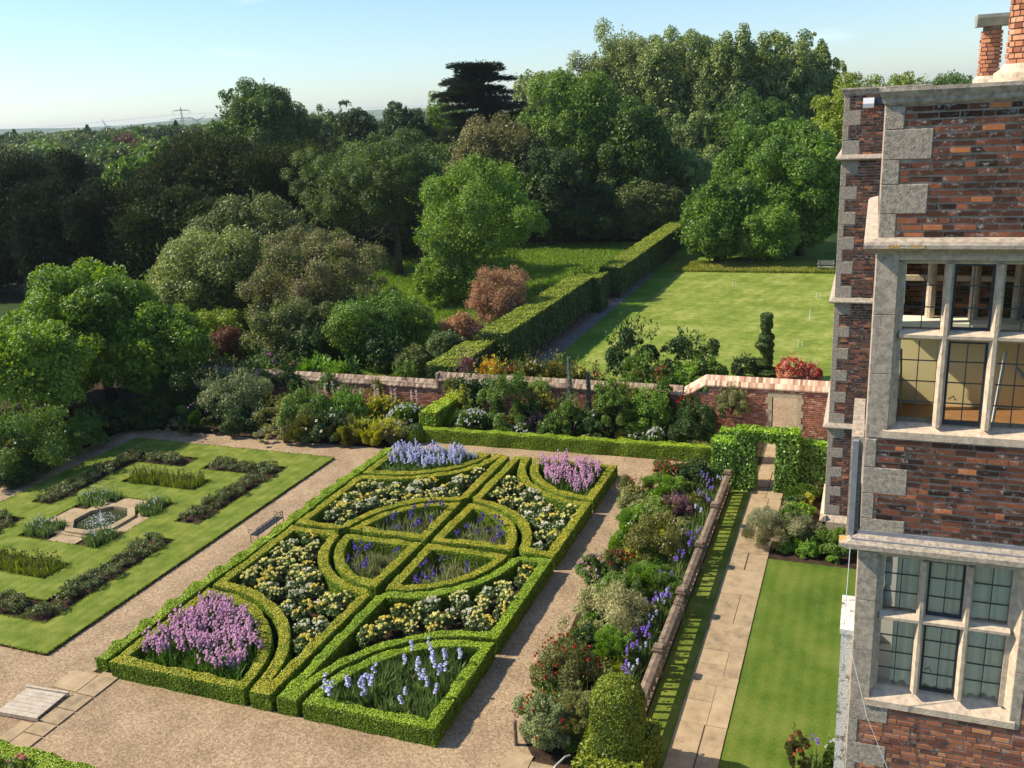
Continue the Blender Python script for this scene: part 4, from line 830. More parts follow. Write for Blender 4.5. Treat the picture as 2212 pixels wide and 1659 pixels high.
# iron scroll bench beside the knot garden
IRON = plain('black_iron', (.02, .02, .022), .5, .5)
ib = empty('iron_bench', (-17.2, 21.0, 0), 0, 'black wrought iron bench with scrolled ends backing on the box hedge', 'bench')
mb = MB(); mb.box(-.16, .12, 0, 1.35, .27, .29); mb.build('seat', IRON, ib)
mb = MB()
for z in (.34, .42, .52): mb.tube([(.12, 0, z), (.13, 1.35, z)], [.012]*2, 5)
for k in range(7): mb.tube([(.12, .1+.19*k, .3), (.13, .1+.19*k, .52)], [.008]*2, 4)
mb.build('backrest', IRON, ib)
for yy in (0, 1.35):
    mb = MB(); mb.tube([(-.16, yy, 0), (-.16, yy, .28)], [.012]*2, 5); mb.tube([(.12, yy, 0), (.12, yy, .52)], [.012]*2, 5); mb.tube([(-.16+.06*math.cos(a)-.0, yy, .40+.06*math.sin(a)) for a in np.linspace(0, 5.5, 12)], [.01]*12, 5); mb.tube([(-.12, yy, .45), (.12, yy, .45)], [.01]*2, 5); mb.build('arm', IRON, ib)
def wood_bench(label, x, y, rz, L_, mat, z0=0):
    t = empty('garden_bench', (x, y, z0), rz, label, 'bench'); mb = MB()
    for i in range(4): mb.box(-L_/2, L_/2, -.25+.11*i, -.16+.11*i, .36, .385, v=.5)
    mb.build('seat', mat, t); mb = MB()
    for i in range(3): mb.box(-L_/2, L_/2, .20, .225, .48+.11*i, .56+.11*i)
    mb.build('backrest', mat, t)
    for sx in (-1, 1):
        mb = MB(); X_ = sx*(L_/2-.03); mb.box(X_-.03, X_+.03, -.25, -.19, 0, .58); mb.box(X_-.03, X_+.03, .18, .24, 0, .82); mb.box(X_-.035, X_+.035, -.27, .24, .58, .61); mb.build('leg_frame', mat, t)
    return t
GREYW = plain('grey_teak', (.33, .31, .27), .85, .2, var=.4, scale=6)
wood_bench('grey wooden bench in the shade under the trees at the end of the bowling lawn', -2.9, 68.4, 0, 1.1, GREYW)
wood_bench('pale grey garden seat half hidden in the far flower border', -23.6, 30.6, 0.1, 1.0, plain('pale_paint', (.42, .44, .42), .7))
# wooden ramp over the steps
rp = empty('wooden_ramp', (-17.25, 12.65, .06), rad(4), 'pale boarded wooden ramp cover laid over the stone steps', 'ramp')
PALEW = plain('pale_boards', (.56, .48, .37), .8, .2, col2=(.40, .33, .25), scale=7, bump=.4)
for i in range(7): mb = MB(); mb.box(-.55, .55, -.44+.125*i, -.44+.125*i+.118, 0, .03, v=.5); mb.build('board', PALEW, rp)
for yy in (-.50, .44): mb = MB(); mb.box(-.60, .60, yy, yy+.05, -.03, .065); mb.build('edge_batten', PALEW, rp)
# croquet hoops, peg
WHITE = plain('white_paint', (.80, .80, .78), .5)
for i, (x, y) in enumerate([(-8.44, 62.5), (-2.88, 59.4), (-3.06, 47.2)]):
    mb = MB(); mb.tube([(-.10, 0, 0), (-.10, 0, .30), (.10, 0, .30), (.10, 0, 0)], [.014]*4, 6); o = mb.build('croquet_hoop', WHITE); o.location = (x, y, .01); tag(o, ['white croquet hoop farthest out in the middle of the bowling lawn', 'white croquet hoop near the far right of the lawn', 'white croquet hoop on the lawn nearest the spiral topiary'][i], 'croquet hoop', 'croquet hoops on the bowling lawn')
mb = MB(); mb.tube([(0, 0, 0), (0, 0, .5)], [.025, .02], 6); mb.tube([(0, 0, .5), (0, 0, .62)], [.012, .012], 5); o = mb.build('croquet_peg', WHITE); o.location = (-3.0, 53.5, .01); tag(o, 'white croquet peg standing between the hoops', 'croquet peg')
# spiral topiary beyond the wall
st = empty('spiral_topiary', (-4.15, 41.4, 0), 0, 'dark yew topiary cut in a spiral column beyond the new brick coping', 'topiary')
mb = MB(); rng = np.random.default_rng(70)
for (z, r, dx) in ((.35, .62, 0), (.75, .42, -.1), (1.05, .22, .1), (1.30, .30, .05), (1.60, .42, -.04), (1.95, .34, .02), (2.25, .20, 0), (2.5, .26, .0)):
    leafy_rev(mb, rng, dx, 0, [(.02, z-.20), (r*.8, z-.16), (r, z), (r*.75, z+.14), (.02, z+.18)], .06, 700, rough=.03)
leafy_rev(mb, rng, 0, 0, [(.16, 2.5), (.24, 2.6), (.25, 2.95), (.20, 3.02), (.02, 3.04)], .06, 700); mb.build('foliage', [HCORE, TSIDE, TSIDE], st)
mb = MB(); mb.tube([(0, 0, 0), (0, 0, 2.5)], [.07, .04], 6); mb.build('trunk', BARK, st)
plant('bush', -5.1, 41.2, .55, .95, 'leafy', TSIDE, '', 'dark clipped yew lump at the foot of the spiral topiary', 'bush', 701)
plant('azalea', -3.0, 41.0, .62, 1.0, 'leafy', petal('petal_azalea', (.72, .34, .22), (.50, .20, .11)), 'coral:60:.09', 'coral orange azalea in full flower right of the spiral topiary', 'azalea', 702)
plant('azalea', -2.2, 41.1, .5, .75, 'leafy', petal('petal_azalea2', (.68, .32, .27), (.44, .17, .13)), 'coral:40:.09', 'lower dusky pink azalea beside the building quoins', 'azalea', 703)
# flowers on the far side of the low wall
for i, (x, y, R, H, kd, lm, bl, lab, cat) in enumerate([
  (-15.1, 35.3, .7, 1.75, 'fine', 'orangef', 'orange:120:.07', 'mass of golden orange flowers just beyond the low brick wall', 'orange flowers'),
  (-14.1, 35.4, .55, 1.70, 'fine', 'reddish', 'coral:60:.06', 'coral and rust flowers right of the golden orange ones', 'red flowers'),
  (-13.2, 35.5, .6, 1.85, 'fine', 'olive', 'cream:30:.06', 'buff flowered heathery plant beyond the wall top', 'heather'),
  (-12.2, 35.5, .65, 1.85, 'fine', 'olive', 'coral:20:.05', 'olive heathery plant beyond the wall near the blue spire', 'heather'),
  (-11.2, 35.5, .55, 1.70, 'fine', 'olive', 'red:16:.05', 'olive heathery plant speckled red left of the round dark bush', 'heather'),
  (-10.4, 35.4, .4, 1.65, 'fine', 'reddish', 'coral:40:.06', 'low coral flowers peeping over the wall by the dark bush', 'red flowers'),
  (-16.0, 34.9, .35, 2.0, 'fine', 'purple', 'red:20:.05', 'dusky red plant on top of the wall step', 'flower spikes'),
  (-7.6, 35.2, .3, 2.0, 'fine', 'reddish', 'red:36:.07', 'red flowered plant against the dark bushes beyond the wall', 'red flowers'),
  (-8.6, 35.3, .45, 1.9, 'leafy', 'green', 'coral:10:.05', 'green shrub with a few red buds before the dark bushes', 'shrub'),
  (-6.7, 35.6, .55, 1.9, 'leafy', 'brightgreen', '', 'fresh green leafy plant beside the sloping brick coping', 'bush')]):
    plant(SNAKE(cat), x, y, R, H, kd, gm(lm) if lm in G else leaf_mat('leaf_orangef', (.25, .24, .04), (.72, .46, .07)), bl, lab, cat, 710+i, leaf=.08)
# echium spires
for i, (x, y, h, lab) in enumerate([(-10.75, 33.0, 3.05, 'very tall thin blue grey echium spire standing against the wall'), (-10.05, 33.2, 2.4, 'shorter blue grey echium spire right of the tallest one')]):
    t = empty('echium', (x, y, 0), 0, lab, 'echium'); rng = np.random.default_rng(80+i); mb = MB(); n = 900; z = rng.random(n)**.8*h*.98; q = .09*(1-z/h)+.025; a = rng.uniform(0, 6.28, n)
    low = z < .35*h; q[low] += rng.random(low.sum())*.22; kites(mb, np.c_[np.cos(a)*q, np.sin(a)*q, z], rnd_dirs(rng, n), .07, rng, 2, T=np.c_[np.cos(a), np.sin(a), np.ones(n)*.6]); mb.build('flower_spire', leaf_mat('echium', (.07, .11, .10), (.20, .26, .27)), t)
    mb = MB(); mb.tube([(0, 0, 0), (.05, 0, h)], [.03, .008], 5); mb.build('stem', gm('green'), t)
# ------------------------------------------------------------------ bricks and walls
def brick_mat(name, stops, lichen=.5, scale=3.0):
    m, nt, N, L, P = nodes(name); P.inputs['Roughness'].default_value = .92; P.inputs['Specular IOR Level'].default_value = .15
    at = N.new('ShaderNodeAttribute'); at.attribute_name = 'v'; r = ramp(N, stops); r.color_ramp.interpolation = 'LINEAR'; geo = N.new('ShaderNodeNewGeometry')
    n1 = N.new('ShaderNodeTexNoise'); n1.inputs['Scale'].default_value = 45; n1.inputs['Detail'].default_value = 6; n1.inputs['Roughness'].default_value = .8; L.new(geo.outputs['Position'], n1.inputs[0])
    s = N.new('ShaderNodeMath'); s.operation = 'MULTIPLY_ADD'; s.inputs[1].default_value = .5; s.inputs[2].default_value = -.25; L.new(n1.outputs['Fac'], s.inputs[0]); s2 = N.new('ShaderNodeMath'); s2.operation = 'ADD'; L.new(s.outputs[0], s2.inputs[0]); L.new(at.outputs['Fac'], s2.inputs[1]); L.new(s2.outputs[0], r.inputs[0])
    n2 = N.new('ShaderNodeTexNoise'); mpl = N.new('ShaderNodeMapping'); mpl.inputs['Scale'].default_value = (3, 3, 5); L.new(geo.outputs['Position'], mpl.inputs[0]); n2.inputs['Scale'].default_value = scale; n2.inputs['Detail'].default_value = 9; n2.inputs['Roughness'].default_value = .78; L.new(mpl.outputs[0], n2.inputs[0])
    lr_ = ramp(N, [(.56, (0, 0, 0)), (.62, (lichen*.85,)*3)]); L.new(n2.outputs['Fac'], lr_.inputs[0]); mx = N.new('ShaderNodeMixRGB'); mx.inputs[2].default_value = (.50, .49, .46, 1); L.new(lr_.outputs[0], mx.inputs[0]); L.new(r.outputs[0], mx.inputs[1]); L.new(mx.outputs[0], P.inputs['Base Color'])
    b = N.new('ShaderNodeBump'); b.inputs['Strength'].default_value = .8; b.inputs['Distance'].default_value = .006; L.new(n1.outputs['Fac'], b.inputs['Height']); L.new(b.outputs[0], P.inputs['Normal']); return m
BR_OLD = brick_mat('old_brick', [(0, (.045, .026, .018)), (.34, (.125, .054, .034)), (.60, (.27, .095, .05)), (.80, (.43, .145, .065)), (1, (.62, .22, .08))], .85, 3.4)
BR_OLD2 = brick_mat('old_brick_low', [(0, (.12, .05, .04)), (.30, (.27, .10, .06)), (.55, (.42, .16, .08)), (.80, (.55, .22, .10)), (1, (.70, .32, .14))], .5, 2.0)
BR_WALL = brick_mat('garden_brick', [(0, (.20, .08, .06)), (.4, (.42, .17, .11)), (.8, (.58, .26, .16)), (1, (.66, .40, .27))], .45, 1.6)
BR_NEW = brick_mat('new_brick', [(0, (.32, .16, .10)), (.35, (.55, .32, .21)), (.7, (.72, .51, .36)), (1, (.82, .68, .52))], .2, 1.6)
MORTAR = plain('mortar', (.52, .42, .33), .95, .1, col2=(.30, .22, .17), scale=5, bump=.6, bscale=40)
MORTARD = plain('mortar_dark', (.40, .29, .22), .95, .1, col2=(.15, .10, .08), scale=5, bump=.6, bscale=40)
def bricks(mb, x0, x1, z0, z1, yf, holes=(), course=.0765, L_=.22, seed=1, dep=.05, dark=0., slope=None, m=0):
    rg = random.Random(seed); n = int(round((z1-z0)/course)); ch = (z1-z0)/n
    for j in range(n):
        za = z0+j*ch; x = x0-(rg.random()*L_*.5); k = j % 2
        while x < x1:
            l = (L_ if (k % 2 == 0 or rg.random() < .35) else L_*.5)*rg.uniform(.93, 1.07); k += 1; a, b = max(x, x0), min(x+l-.012, x1); x += l
            if b-a < .03: continue
            segs = [(a, b)]
            for h in holes:
                if za+ch*.5 > h[2] and za+ch*.5 < h[3]:
                    ns = []
                    for (p, q) in segs:
                        if q <= h[0] or p >= h[1]: ns.append((p, q))
                        else:
                            if h[0]-p > .03: ns.append((p, h[0]-.008))
                            if q-h[1] > .03: ns.append((h[1]+.008, q))
                    segs = ns
            v = min(1, max(0, rg.gauss(.43-dark, .19)+(.42 if rg.random() < .09 else 0)))
            for (p, q) in segs:
                e = rg.uniform(-.008, .004); t = rg.uniform(.012, .020); j1, j2 = rg.uniform(0, .004), rg.uniform(0, .004); c_ = .0025
                y1 = yf+dep; yb = yf+e; zb, zt = za+t*.5+j1, za+ch-t*.5-j2
                V = [(p, y1, zb), (q, y1, zb), (q, y1, zt), (p, y1, zt), (p+c_, yb, zb+c_), (q-c_, yb, zb+c_), (q-c_, yb, zt-c_), (p+c_, yb, zt-c_)]
                mb.add(V, np.array([(4, 5, 6, 7), (0, 1, 5, 4), (3, 7, 6, 2), (0, 4, 7, 3), (1, 2, 6, 5)]), v, m)
def prism_x(mb, prof, x0, x1, v=None, m=0):
    n = len(prof); V = [(x, y, z) for x in (x0, x1) for y, z in prof]; mb.add(V, [np.array([i, (i+1) % n, n+(i+1) % n, n+i]) for i in range(n)]+[np.arange(n)[::-1], np.arange(n, 2*n)], v, m)
def prism_y(mb, prof, y0, y1, v=None, m=0):
    n = len(prof); V = [(x, y, z) for y in (y0, y1) for x, z in prof]; mb.add(V, [np.array([i, n+i, n+(i+1) % n, (i+1) % n]) for i in range(n)]+[np.arange(n), np.arange(n, 2*n)[::-1]], v, m)
def prism_z(mb, prof, z0, z1, v=None, m=0):
    n = len(prof); V = [(x, y, z) for z in (z0, z1) for x, y in prof]; mb.add(V, [np.array([i, (i+1) % n, n+(i+1) % n, n+i]) for i in range(n)]+[np.arange(n)[::-1], np.arange(n, 2*n)], v, m)
# garden wall, front face at y = 34
WY = 34.0
gw = empty('garden_wall', (0, 0, 0), 0, 'long old red brick garden wall with tiled sloping coping, stepping down to the left', 'wall')
mb = MB(); mb.box(-46, -17.05, WY+.03, WY+.40, 0, 1.20); mb.box(-17.05, -6.6, WY+.03, WY+.40, 0, 1.42); mb.build('core', MORTARD, gw)
mb = MB(); bricks(mb, -34, -17.05, 0, 1.10, WY, seed=31, dark=.05); bricks(mb, -17.05, -6.6, 0, 1.42, WY, seed=32, dark=.1); mb.build('brickwork', BR_WALL, gw)
mb = MB()
def coping(mb, x0, x1, zt, ysh=0, seed=1, w=.11, col=None):
    rg = random.Random(seed); x = x0
    while x < x1:
        e = min(x+w*rg.uniform(.9, 1.1), x1); j = rg.uniform(-.012, .012); y0 = WY-.06+rg.uniform(-.01, .01)
        for (ya, za, yb, zb) in ((y0, zt-.30+j, WY+.10, zt-.13+j), (WY+.08, zt-.15+j, WY+.22, zt+j*.5)):
            mb.add([(x, ya, za), (e-.006, ya, za), (e-.006, yb, zb), (x, yb, zb), (x, ya, za-.045), (e-.006, ya, za-.045), (e-.006, yb, zb-.045), (x, yb, zb-.045)], np.array([(0, 1, 2, 3), (0, 4, 5, 1), (0, 3, 7, 4), (1, 5, 6, 2), (4, 7, 6, 5)]), rg.random() if col is None else col)
        x = e
    mb.add([(x0, WY+.22, zt), (x1, WY+.22, zt), (x1, WY+.48, zt-.28), (x0, WY+.48, zt-.28)], np.array([[0, 1, 2, 3]]), .3)
COPE = brick_mat('coping_tile', [(0, (.15, .10, .075)), (.5, (.33, .235, .165)), (1, (.50, .38, .28))], .8, 2.2)
coping(mb, -46, -17.05, 1.38, seed=3); coping(mb, -17.05, -6.5, 1.73, seed=4); mb.box(-17.10, -17.0, WY-.04, WY+.4, 1.05, 1.70, v=.5); mb.build('coping', COPE, gw)
nw = empty('garden_wall', (0, 0, 0), 0, 'taller rebuilt pink brick wall section with a stone doorway near the house', 'wall')
DX0, DX1, DZ = -3.13, -2.22, 1.52
mb = MB()
mb.box(-5.5, DX0, WY+.03, WY+.42, 0, 1.86); mb.box(DX1, -.4, WY+.03, WY+.42, 0, 1.86); mb.box(DX0, DX1, WY+.03, WY+.42, DZ, 1.86); mb.box(-6.6, -5.5, WY+.03, WY+.42, 0, 1.45); mb.build('core', MORTAR, nw)
mb = MB(); bricks(mb, -5.5, -.4, 0, 1.86, WY, holes=[(DX0-.16, DX1+.16, -1, 1.70)], seed=33, dark=-.12); bricks(mb, -6.6, -5.5, 0, 1.50, WY, seed=34, dark=-.05); mb.build('brickwork', BR_WALL, nw)
mb = MB(); rg = random.Random(6)
def slopec(xa, za, xb, zb, n):
    for k in range(n):
        t0, t1 = k/n, (k+1)/n-.04/n; x0, x1, z0, z1 = xa+(xb-xa)*t0, xa+(xb-xa)*t1, za+(zb-za)*t0, za+(zb-za)*t1
        for (ya, da, yb, db) in ((WY-.06, -.33, WY+.06, -.17), (WY+.06, -.165, WY+.22, -.0)):
            mb.add([(x0, ya, z0+da), (x1, ya, z1+da), (x1, yb, z1+db), (x0, yb, z0+db), (x0, ya, z0+da-.05), (x1, ya, z1+da-.05)], np.array([(0, 1, 2, 3), (0, 4, 5, 1)]), rg.random()**.8)
slopec(-6.45, 1.68, -5.62, 2.22, 8); slopec(-5.62, 2.22, -1.0, 2.20, 52)
mb.add([(-6.45, WY+.22, 1.68), (-5.62, WY+.22, 2.22), (-5.62, WY+.5, 1.9), (-6.45, WY+.5, 1.36)], np.array([[0, 1, 2, 3]]), .5); mb.add([(-5.62, WY+.22, 2.22), (-1, WY+.22, 2.2), (-1, WY+.5, 1.9), (-5.62, WY+.5, 1.9)], np.array([[0, 1, 2, 3]]), .5)
mb.build('coping', BR_NEW, nw)
mb = MB(); x = -5.55
while x < -1.0: mb.box(x, x+.05, WY-.035, WY+.03, 1.80, 1.845, v=.7); x += .10
mb.build('dentil_course', BR_NEW, nw)
mb = MB(); CREAM = plain('cream_stone', (.62, .52, .36), .9, .2, col2=(.45, .37, .25), scale=4, bump=.3)
for x0, x1 in ((DX0-.15, DX0), (DX1, DX1+.15)):
    z = 0; k = 0
    while z < 1.5: h = .26; mb.box(x0-(.07 if k % 2 and x0 < DX0-.1 else 0), x1+(.07 if k % 2 and x0 > DX0 else 0), WY-.012, WY+.43, z, min(z+h-.006, 1.52)); z += h; k += 1
mb.box(DX0-.16, DX1+.16, WY-.015, WY+.43, 1.524, 1.70); mb.build('doorway_surround', CREAM, nw)
# climbers on the walls
for i, (x, z, R, lm, bl, lab, cat) in enumerate([
 (-4.62, 1.30, .62, 'greygreen', '', 'grey green shrub trained on the rebuilt wall left of the doorway', 'climber'),
 (-6.3, .95, .5, 'darkgreen', 'red:14:.10', 'dark climbing rose with scarlet blooms below the sloping coping', 'climbing rose'),
 (-7.4, 1.15, .5, 'darkgreen', 'red:8:.09', 'climbing rose with a few red blooms left of the sloping coping', 'climbing rose'),
 (-7.2, 1.75, .32, 'green', '', 'green shoots climbing over the wall top near the slope', 'climber'),
 (-8.6, 1.25, .5, 'olive', 'cream:10:.05', 'olive climber covering the top of the old wall', 'climber'),
 (-9.5, 1.2, .5, 'green', '', 'green leafed climber right of the echium spires', 'climber'),
 (-12.3, 1.35, .45, 'lightgreen', '', 'light leaved climber hanging from the coping behind the poppies', 'climber'),
 (-13.2, 1.5, .4, 'green', 'cream:6:.05', 'climber spilling over the coping above the tall green shrub', 'climber'),
 (-14.6, 1.25, .45, 'darkgreen', 'cream:20:.05', 'dark climber with pale buds on the wall by the dividing hedge', 'climber'),
 (-16.3, 1.2, .4, 'olive', '', 'wiry climber on the corner where the wall steps down', 'climber'),
 (-19.9, .95, .35, 'olive', 'cream:5:.05', 'thin climber on the sunlit low wall', 'climber'),
 (-22.4, 1.0, .55, 'green', 'cream:6:.06', 'climber with pale flowers on the shaded end of the low wall', 'climber'),
 (-24.6, 1.1, .7, 'darkgreen', '', 'dark climber in the shade at the left part of the low wall', 'climber')]):
    t = plant(SNAKE(cat), x, WY-.16, R, R*1.5, 'leafy', gm(lm), bl, lab, cat, 750+i); t.location.z = z-R*.75; t.scale = (1, .32, 1)
# tall bare delphinium stalks
ds = fresh([]); 
mbp = MB(); rng = np.random.default_rng(3)
for k in range(12):
    x = -22.8+k*.48+rng.normal()*.1; mb = MB(); h = 1.0+rng.random()*.4; mb.tube([(0, 0, 0), (rng.normal()*.03, 0, h)], [.018, .012], 4); n = 60; z = h*(.55+.45*rng.random(n)); kites(mb, np.c_[rng.normal(size=(n, 2))*.03, z], rnd_dirs(rng, n), .05, rng, 1.3); o = mb.build('foxglove_spike', petal('petal_pinkwhite', B['pinkwhite'])); o.location = (x, 33.2+rng.normal()*.15, 0); tag(o, 'thin pale foxglove spike standing before the low brick wall', 'flower spike', 'foxglove spikes before the low wall')
# ------------------------------------------------------------------ the house
ST = plain('ashlar', (.60, .50, .385), .9, .2, col2=(.30, .245, .19), scale=14, bump=.5, bscale=90)
STL = plain('ashlar_lichen', (.56, .465, .36), .9, .2, col2=(.26, .215, .17), scale=20, bump=.6, bscale=80)
STW = plain('ashlar_warm', (.72, .57, .41), .9, .2, col2=(.46, .36, .27), scale=12, bump=.4, bscale=70)
LICH = plain('orange_lichen_stone', (.62, .34, .09), .95, .1, col2=(.50, .45, .35), scale=9, bump=.7, lo=.42, hi=.56)
LEAD = plain('lead', (.30, .30, .32), .5, .4, var=.25, scale=6)
CAME = plain('lead_came', (.07, .07, .08), .5, .4)
CASE = plain('casement_paint', (.035, .04, .06), .35, .5)
m, nt, N, L, P = nodes('window_glass'); tr = N.new('ShaderNodeBsdfTransparent'); tr.inputs[0].default_value = (.93, .94, .92, 1); gl = N.new('ShaderNodeBsdfGlossy'); gl.inputs['Roughness'].default_value = .03
fr = N.new('ShaderNodeFresnel'); fr.inputs[0].default_value = 1.38; mx = N.new('ShaderNodeMixShader'); L.new(fr.outputs[0], mx.inputs[0]); L.new(tr.outputs[0], mx.inputs[1]); L.new(gl.outputs[0], mx.inputs[2]); L.new(mx.outputs[0], N['Material Output'].inputs[0])
gn = N.new('ShaderNodeTexNoise'); gn.inputs['Scale'].default_value = 5; gb = N.new('ShaderNodeBump'); gb.inputs['Strength'].default_value = .25; gb.inputs['Distance'].default_value = .01; L.new(gn.outputs['Fac'], gb.inputs['Height']); L.new(gb.outputs[0], gl.inputs['Normal']); GLASS = m
FY = 11.4; FX = .07; RX = 6.0
hs = empty('manor_bay', (0, 0, 0), 0, 'near bay of the old brick manor house with stone mullioned windows and grey quoins', 'building')
mb = MB()
Y0, Y1 = FY+.011, FY+.34
for (a, b, z0, z1) in ((FX+.02, RX, 0, 4.55), (2.05, RX, 4.55, 6.85), (FX+.02, RX, 6.85, 8.38), (2.05, RX, 8.38, 10.62), (FX+.02, RX, 10.62, 12.28)): mb.box(a, b, Y0, Y1, z0, z1)
for z0, z1 in ((4.55, 6.85), (8.38, 10.62)): mb.box(FX+.02, .30, Y0, Y1, z0, z1)
for z0, z1 in ((0, 4.8), (6.85, 8.5), (10.55, 12.28)): mb.box(FX+.02, FX+.3, Y1, 17, z0, z1)
for z0, z1 in ((4.8, 6.85), (8.5, 10.55)): mb.box(FX+.02, FX+.3, Y1, 11.95, z0, z1); mb.box(FX+.02, FX+.3, 13.6, 17, z0, z1); mb.box(FX+.10, FX+.22, 12.7, 12.82, z0, z1)
mb.build('wall_core', MORTAR, hs)
mb = MB(); Q = [(10.82, 11.09, .26), (11.09, 11.42, .57), (11.42, 11.69, .26), (11.69, 12.02, .58), (12.02, 12.27, .28), (7.06, 7.30, .59), (7.30, 7.64, .22), (7.64, 7.99, .58), (7.99, 8.36, .21), (4.33, 4.58, .56), (3.97, 4.33, .20), (3.63, 3.97, .57), (3.3, 3.63, .2), (2.96, 3.3, .57)]
hl = [(0, w_-.004, a, b) for a, b, w_ in Q]
bricks(mb, FX, 3.2, 10.82, 12.27, FY, holes=hl, seed=11, dark=.06); mb.build('parapet_brickwork', BR_OLD, hs); mb = MB(); bricks(mb, FX, 3.2, 7.06, 8.37, FY, holes=hl, seed=12, dark=.06); mb.build('apron_brickwork', BR_OLD, hs)
mb = MB(); bricks(mb, FX, 3.2, 0.2, 4.58, FY, holes=hl+[(0, .2, 0, 2.96)], seed=13, dark=-.04); bricks(mb, 2.10, 3.2, 4.58, 6.88, FY, seed=14, dark=.0); bricks(mb, 2.10, 3.2, 8.37, 10.66, FY, seed=15); mb.build('lower_brickwork', BR_OLD2, hs)
def block(mb, x0, x1, z0, z1, yf, yb, v, ch=.006):
    V = [(x0, yb, z0), (x1, yb, z0), (x1, yb, z1), (x0, yb, z1), (x0, yf+ch, z0), (x1, yf+ch, z0), (x1, yf+ch, z1), (x0, yf+ch, z1), (x0+ch, yf, z0+ch), (x1-ch, yf, z0+ch), (x1-ch, yf, z1-ch), (x0+ch, yf, z1-ch)]
    mb.add(V, np.array([(8, 9, 10, 11), (4, 5, 9, 8), (5, 6, 10, 9), (6, 7, 11, 10), (7, 4, 8, 11), (0, 1, 5, 4), (1, 2, 6, 5), (2, 3, 7, 6), (3, 0, 4, 7)]), v)
for a, b, w_ in Q:
    mb = MB(); block(mb, FX, w_-.008, a+.003, b-.003, FY-.006, FY+.06, .5); mb.build('quoin', STL, hs)
def course(parent, z, x0, x1, yf, prof, mat, name='string_course', left=True, joints=()):
    mb = MB(); pf = [(yf+.05, z+prof[0][1])]+[(yf-p, z+q) for p, q in prof]+[(yf+.05, z+prof[-1][1])]
    xa = x0-max(p for p, q in prof) if left else x0
    # mitred left end: taper each profile point
    n = len(pf); V = []
    for k, (y, zz) in enumerate(pf): V.append((x0-(max(0, yf-y)) if left else x0, y, zz))
    for (y, zz) in pf: V.append((x1, y, zz))
    mb.add(V, [np.array([i, (i+1) % n, n+(i+1) % n, n+i]) for i in range(n)]+[np.arange(n, 2*n)])
    if left:
        V2 = [(x0-max(0, yf-y), y, zz) for (y, zz) in pf]+[(x0-max(0, yf-y), yf+4.5, zz) for (y, zz) in pf]
        mb.add(V2, [np.array([n+i, n+(i+1) % n, (i+1) % n, i]) for i in range(n)])
    o = mb.build(name, mat, parent); return o
SP = [(0, .09), (.125, .055), (.145, .02), (.145, -.02), (.09, -.055), (.045, -.075), (.035, -.10), (0, -.105)]
course(hs, 10.735, FX, RX, FY, SP, ST); 
SP2 = [(0, .09), (.02, .09), (.16, .0), (.165, -.06), (.10, -.10), (.05, -.115), (0, -.12)]
course(hs, 6.99, FX, RX, FY, SP2, STL)
mb = MB(); mb.box(FX-.10, RX, FY-.10, FY+.01, 7.03, 7.045); mb.box(FX-.02, RX, FY-.012, FY+.01, 7.04, 7.13); mb.box(FX-.135, FX-.07, FY-.02, FY+.10, 7.045, 8.32)
mb.build('lead_flashing', LEAD, hs)
mb = MB(); mb.box(FX-.16, FX-.02, FY+.05, FY+1.6, 7.0, 8.36); mb.build('side_return', STL, hs)
mb = MB(); mb.box(FX-.24, FX-.125, FY-.155, FY+.06, 6.94, 6.995); mb.build('lichen_patch', LICH, hs)
mb = MB(); mb.box(FX+.12, FX+.50, FY-.149, FY-.10, 10.72, 10.76); mb.box(FX-.145, FX-.10, FY-.1, FY+.12, 10.72, 10.775); mb.build('lichen_patch', LICH, hs)
mb = MB(); mb.box(FX-.15, FX-.01, FY+.10, FY+1.0, 0, 5.55); mb.box(FX-.17, FX-.0, FY+.08, FY+1.0, 5.55, 5.62); mb.build('side_buttress', plain('white_lichen_stone', (.74, .70, .62), .95, .1, col2=(.22, .20, .17), scale=9, lo=.36, hi=.48, bump=.8), hs)
CP = [(0, .19), (.075, .19), (.08, .15), (.06, .11), (.035, .07), (.03, .03), (.0, .0)]
course(hs, 12.275, FX, RX, FY, CP, ST, 'cornice')
mb = MB(); mb.box(FX+.02, RX, FY+.30, 16.9, 12.2, 12.30); mb.build('flat_roof', LEAD, hs)
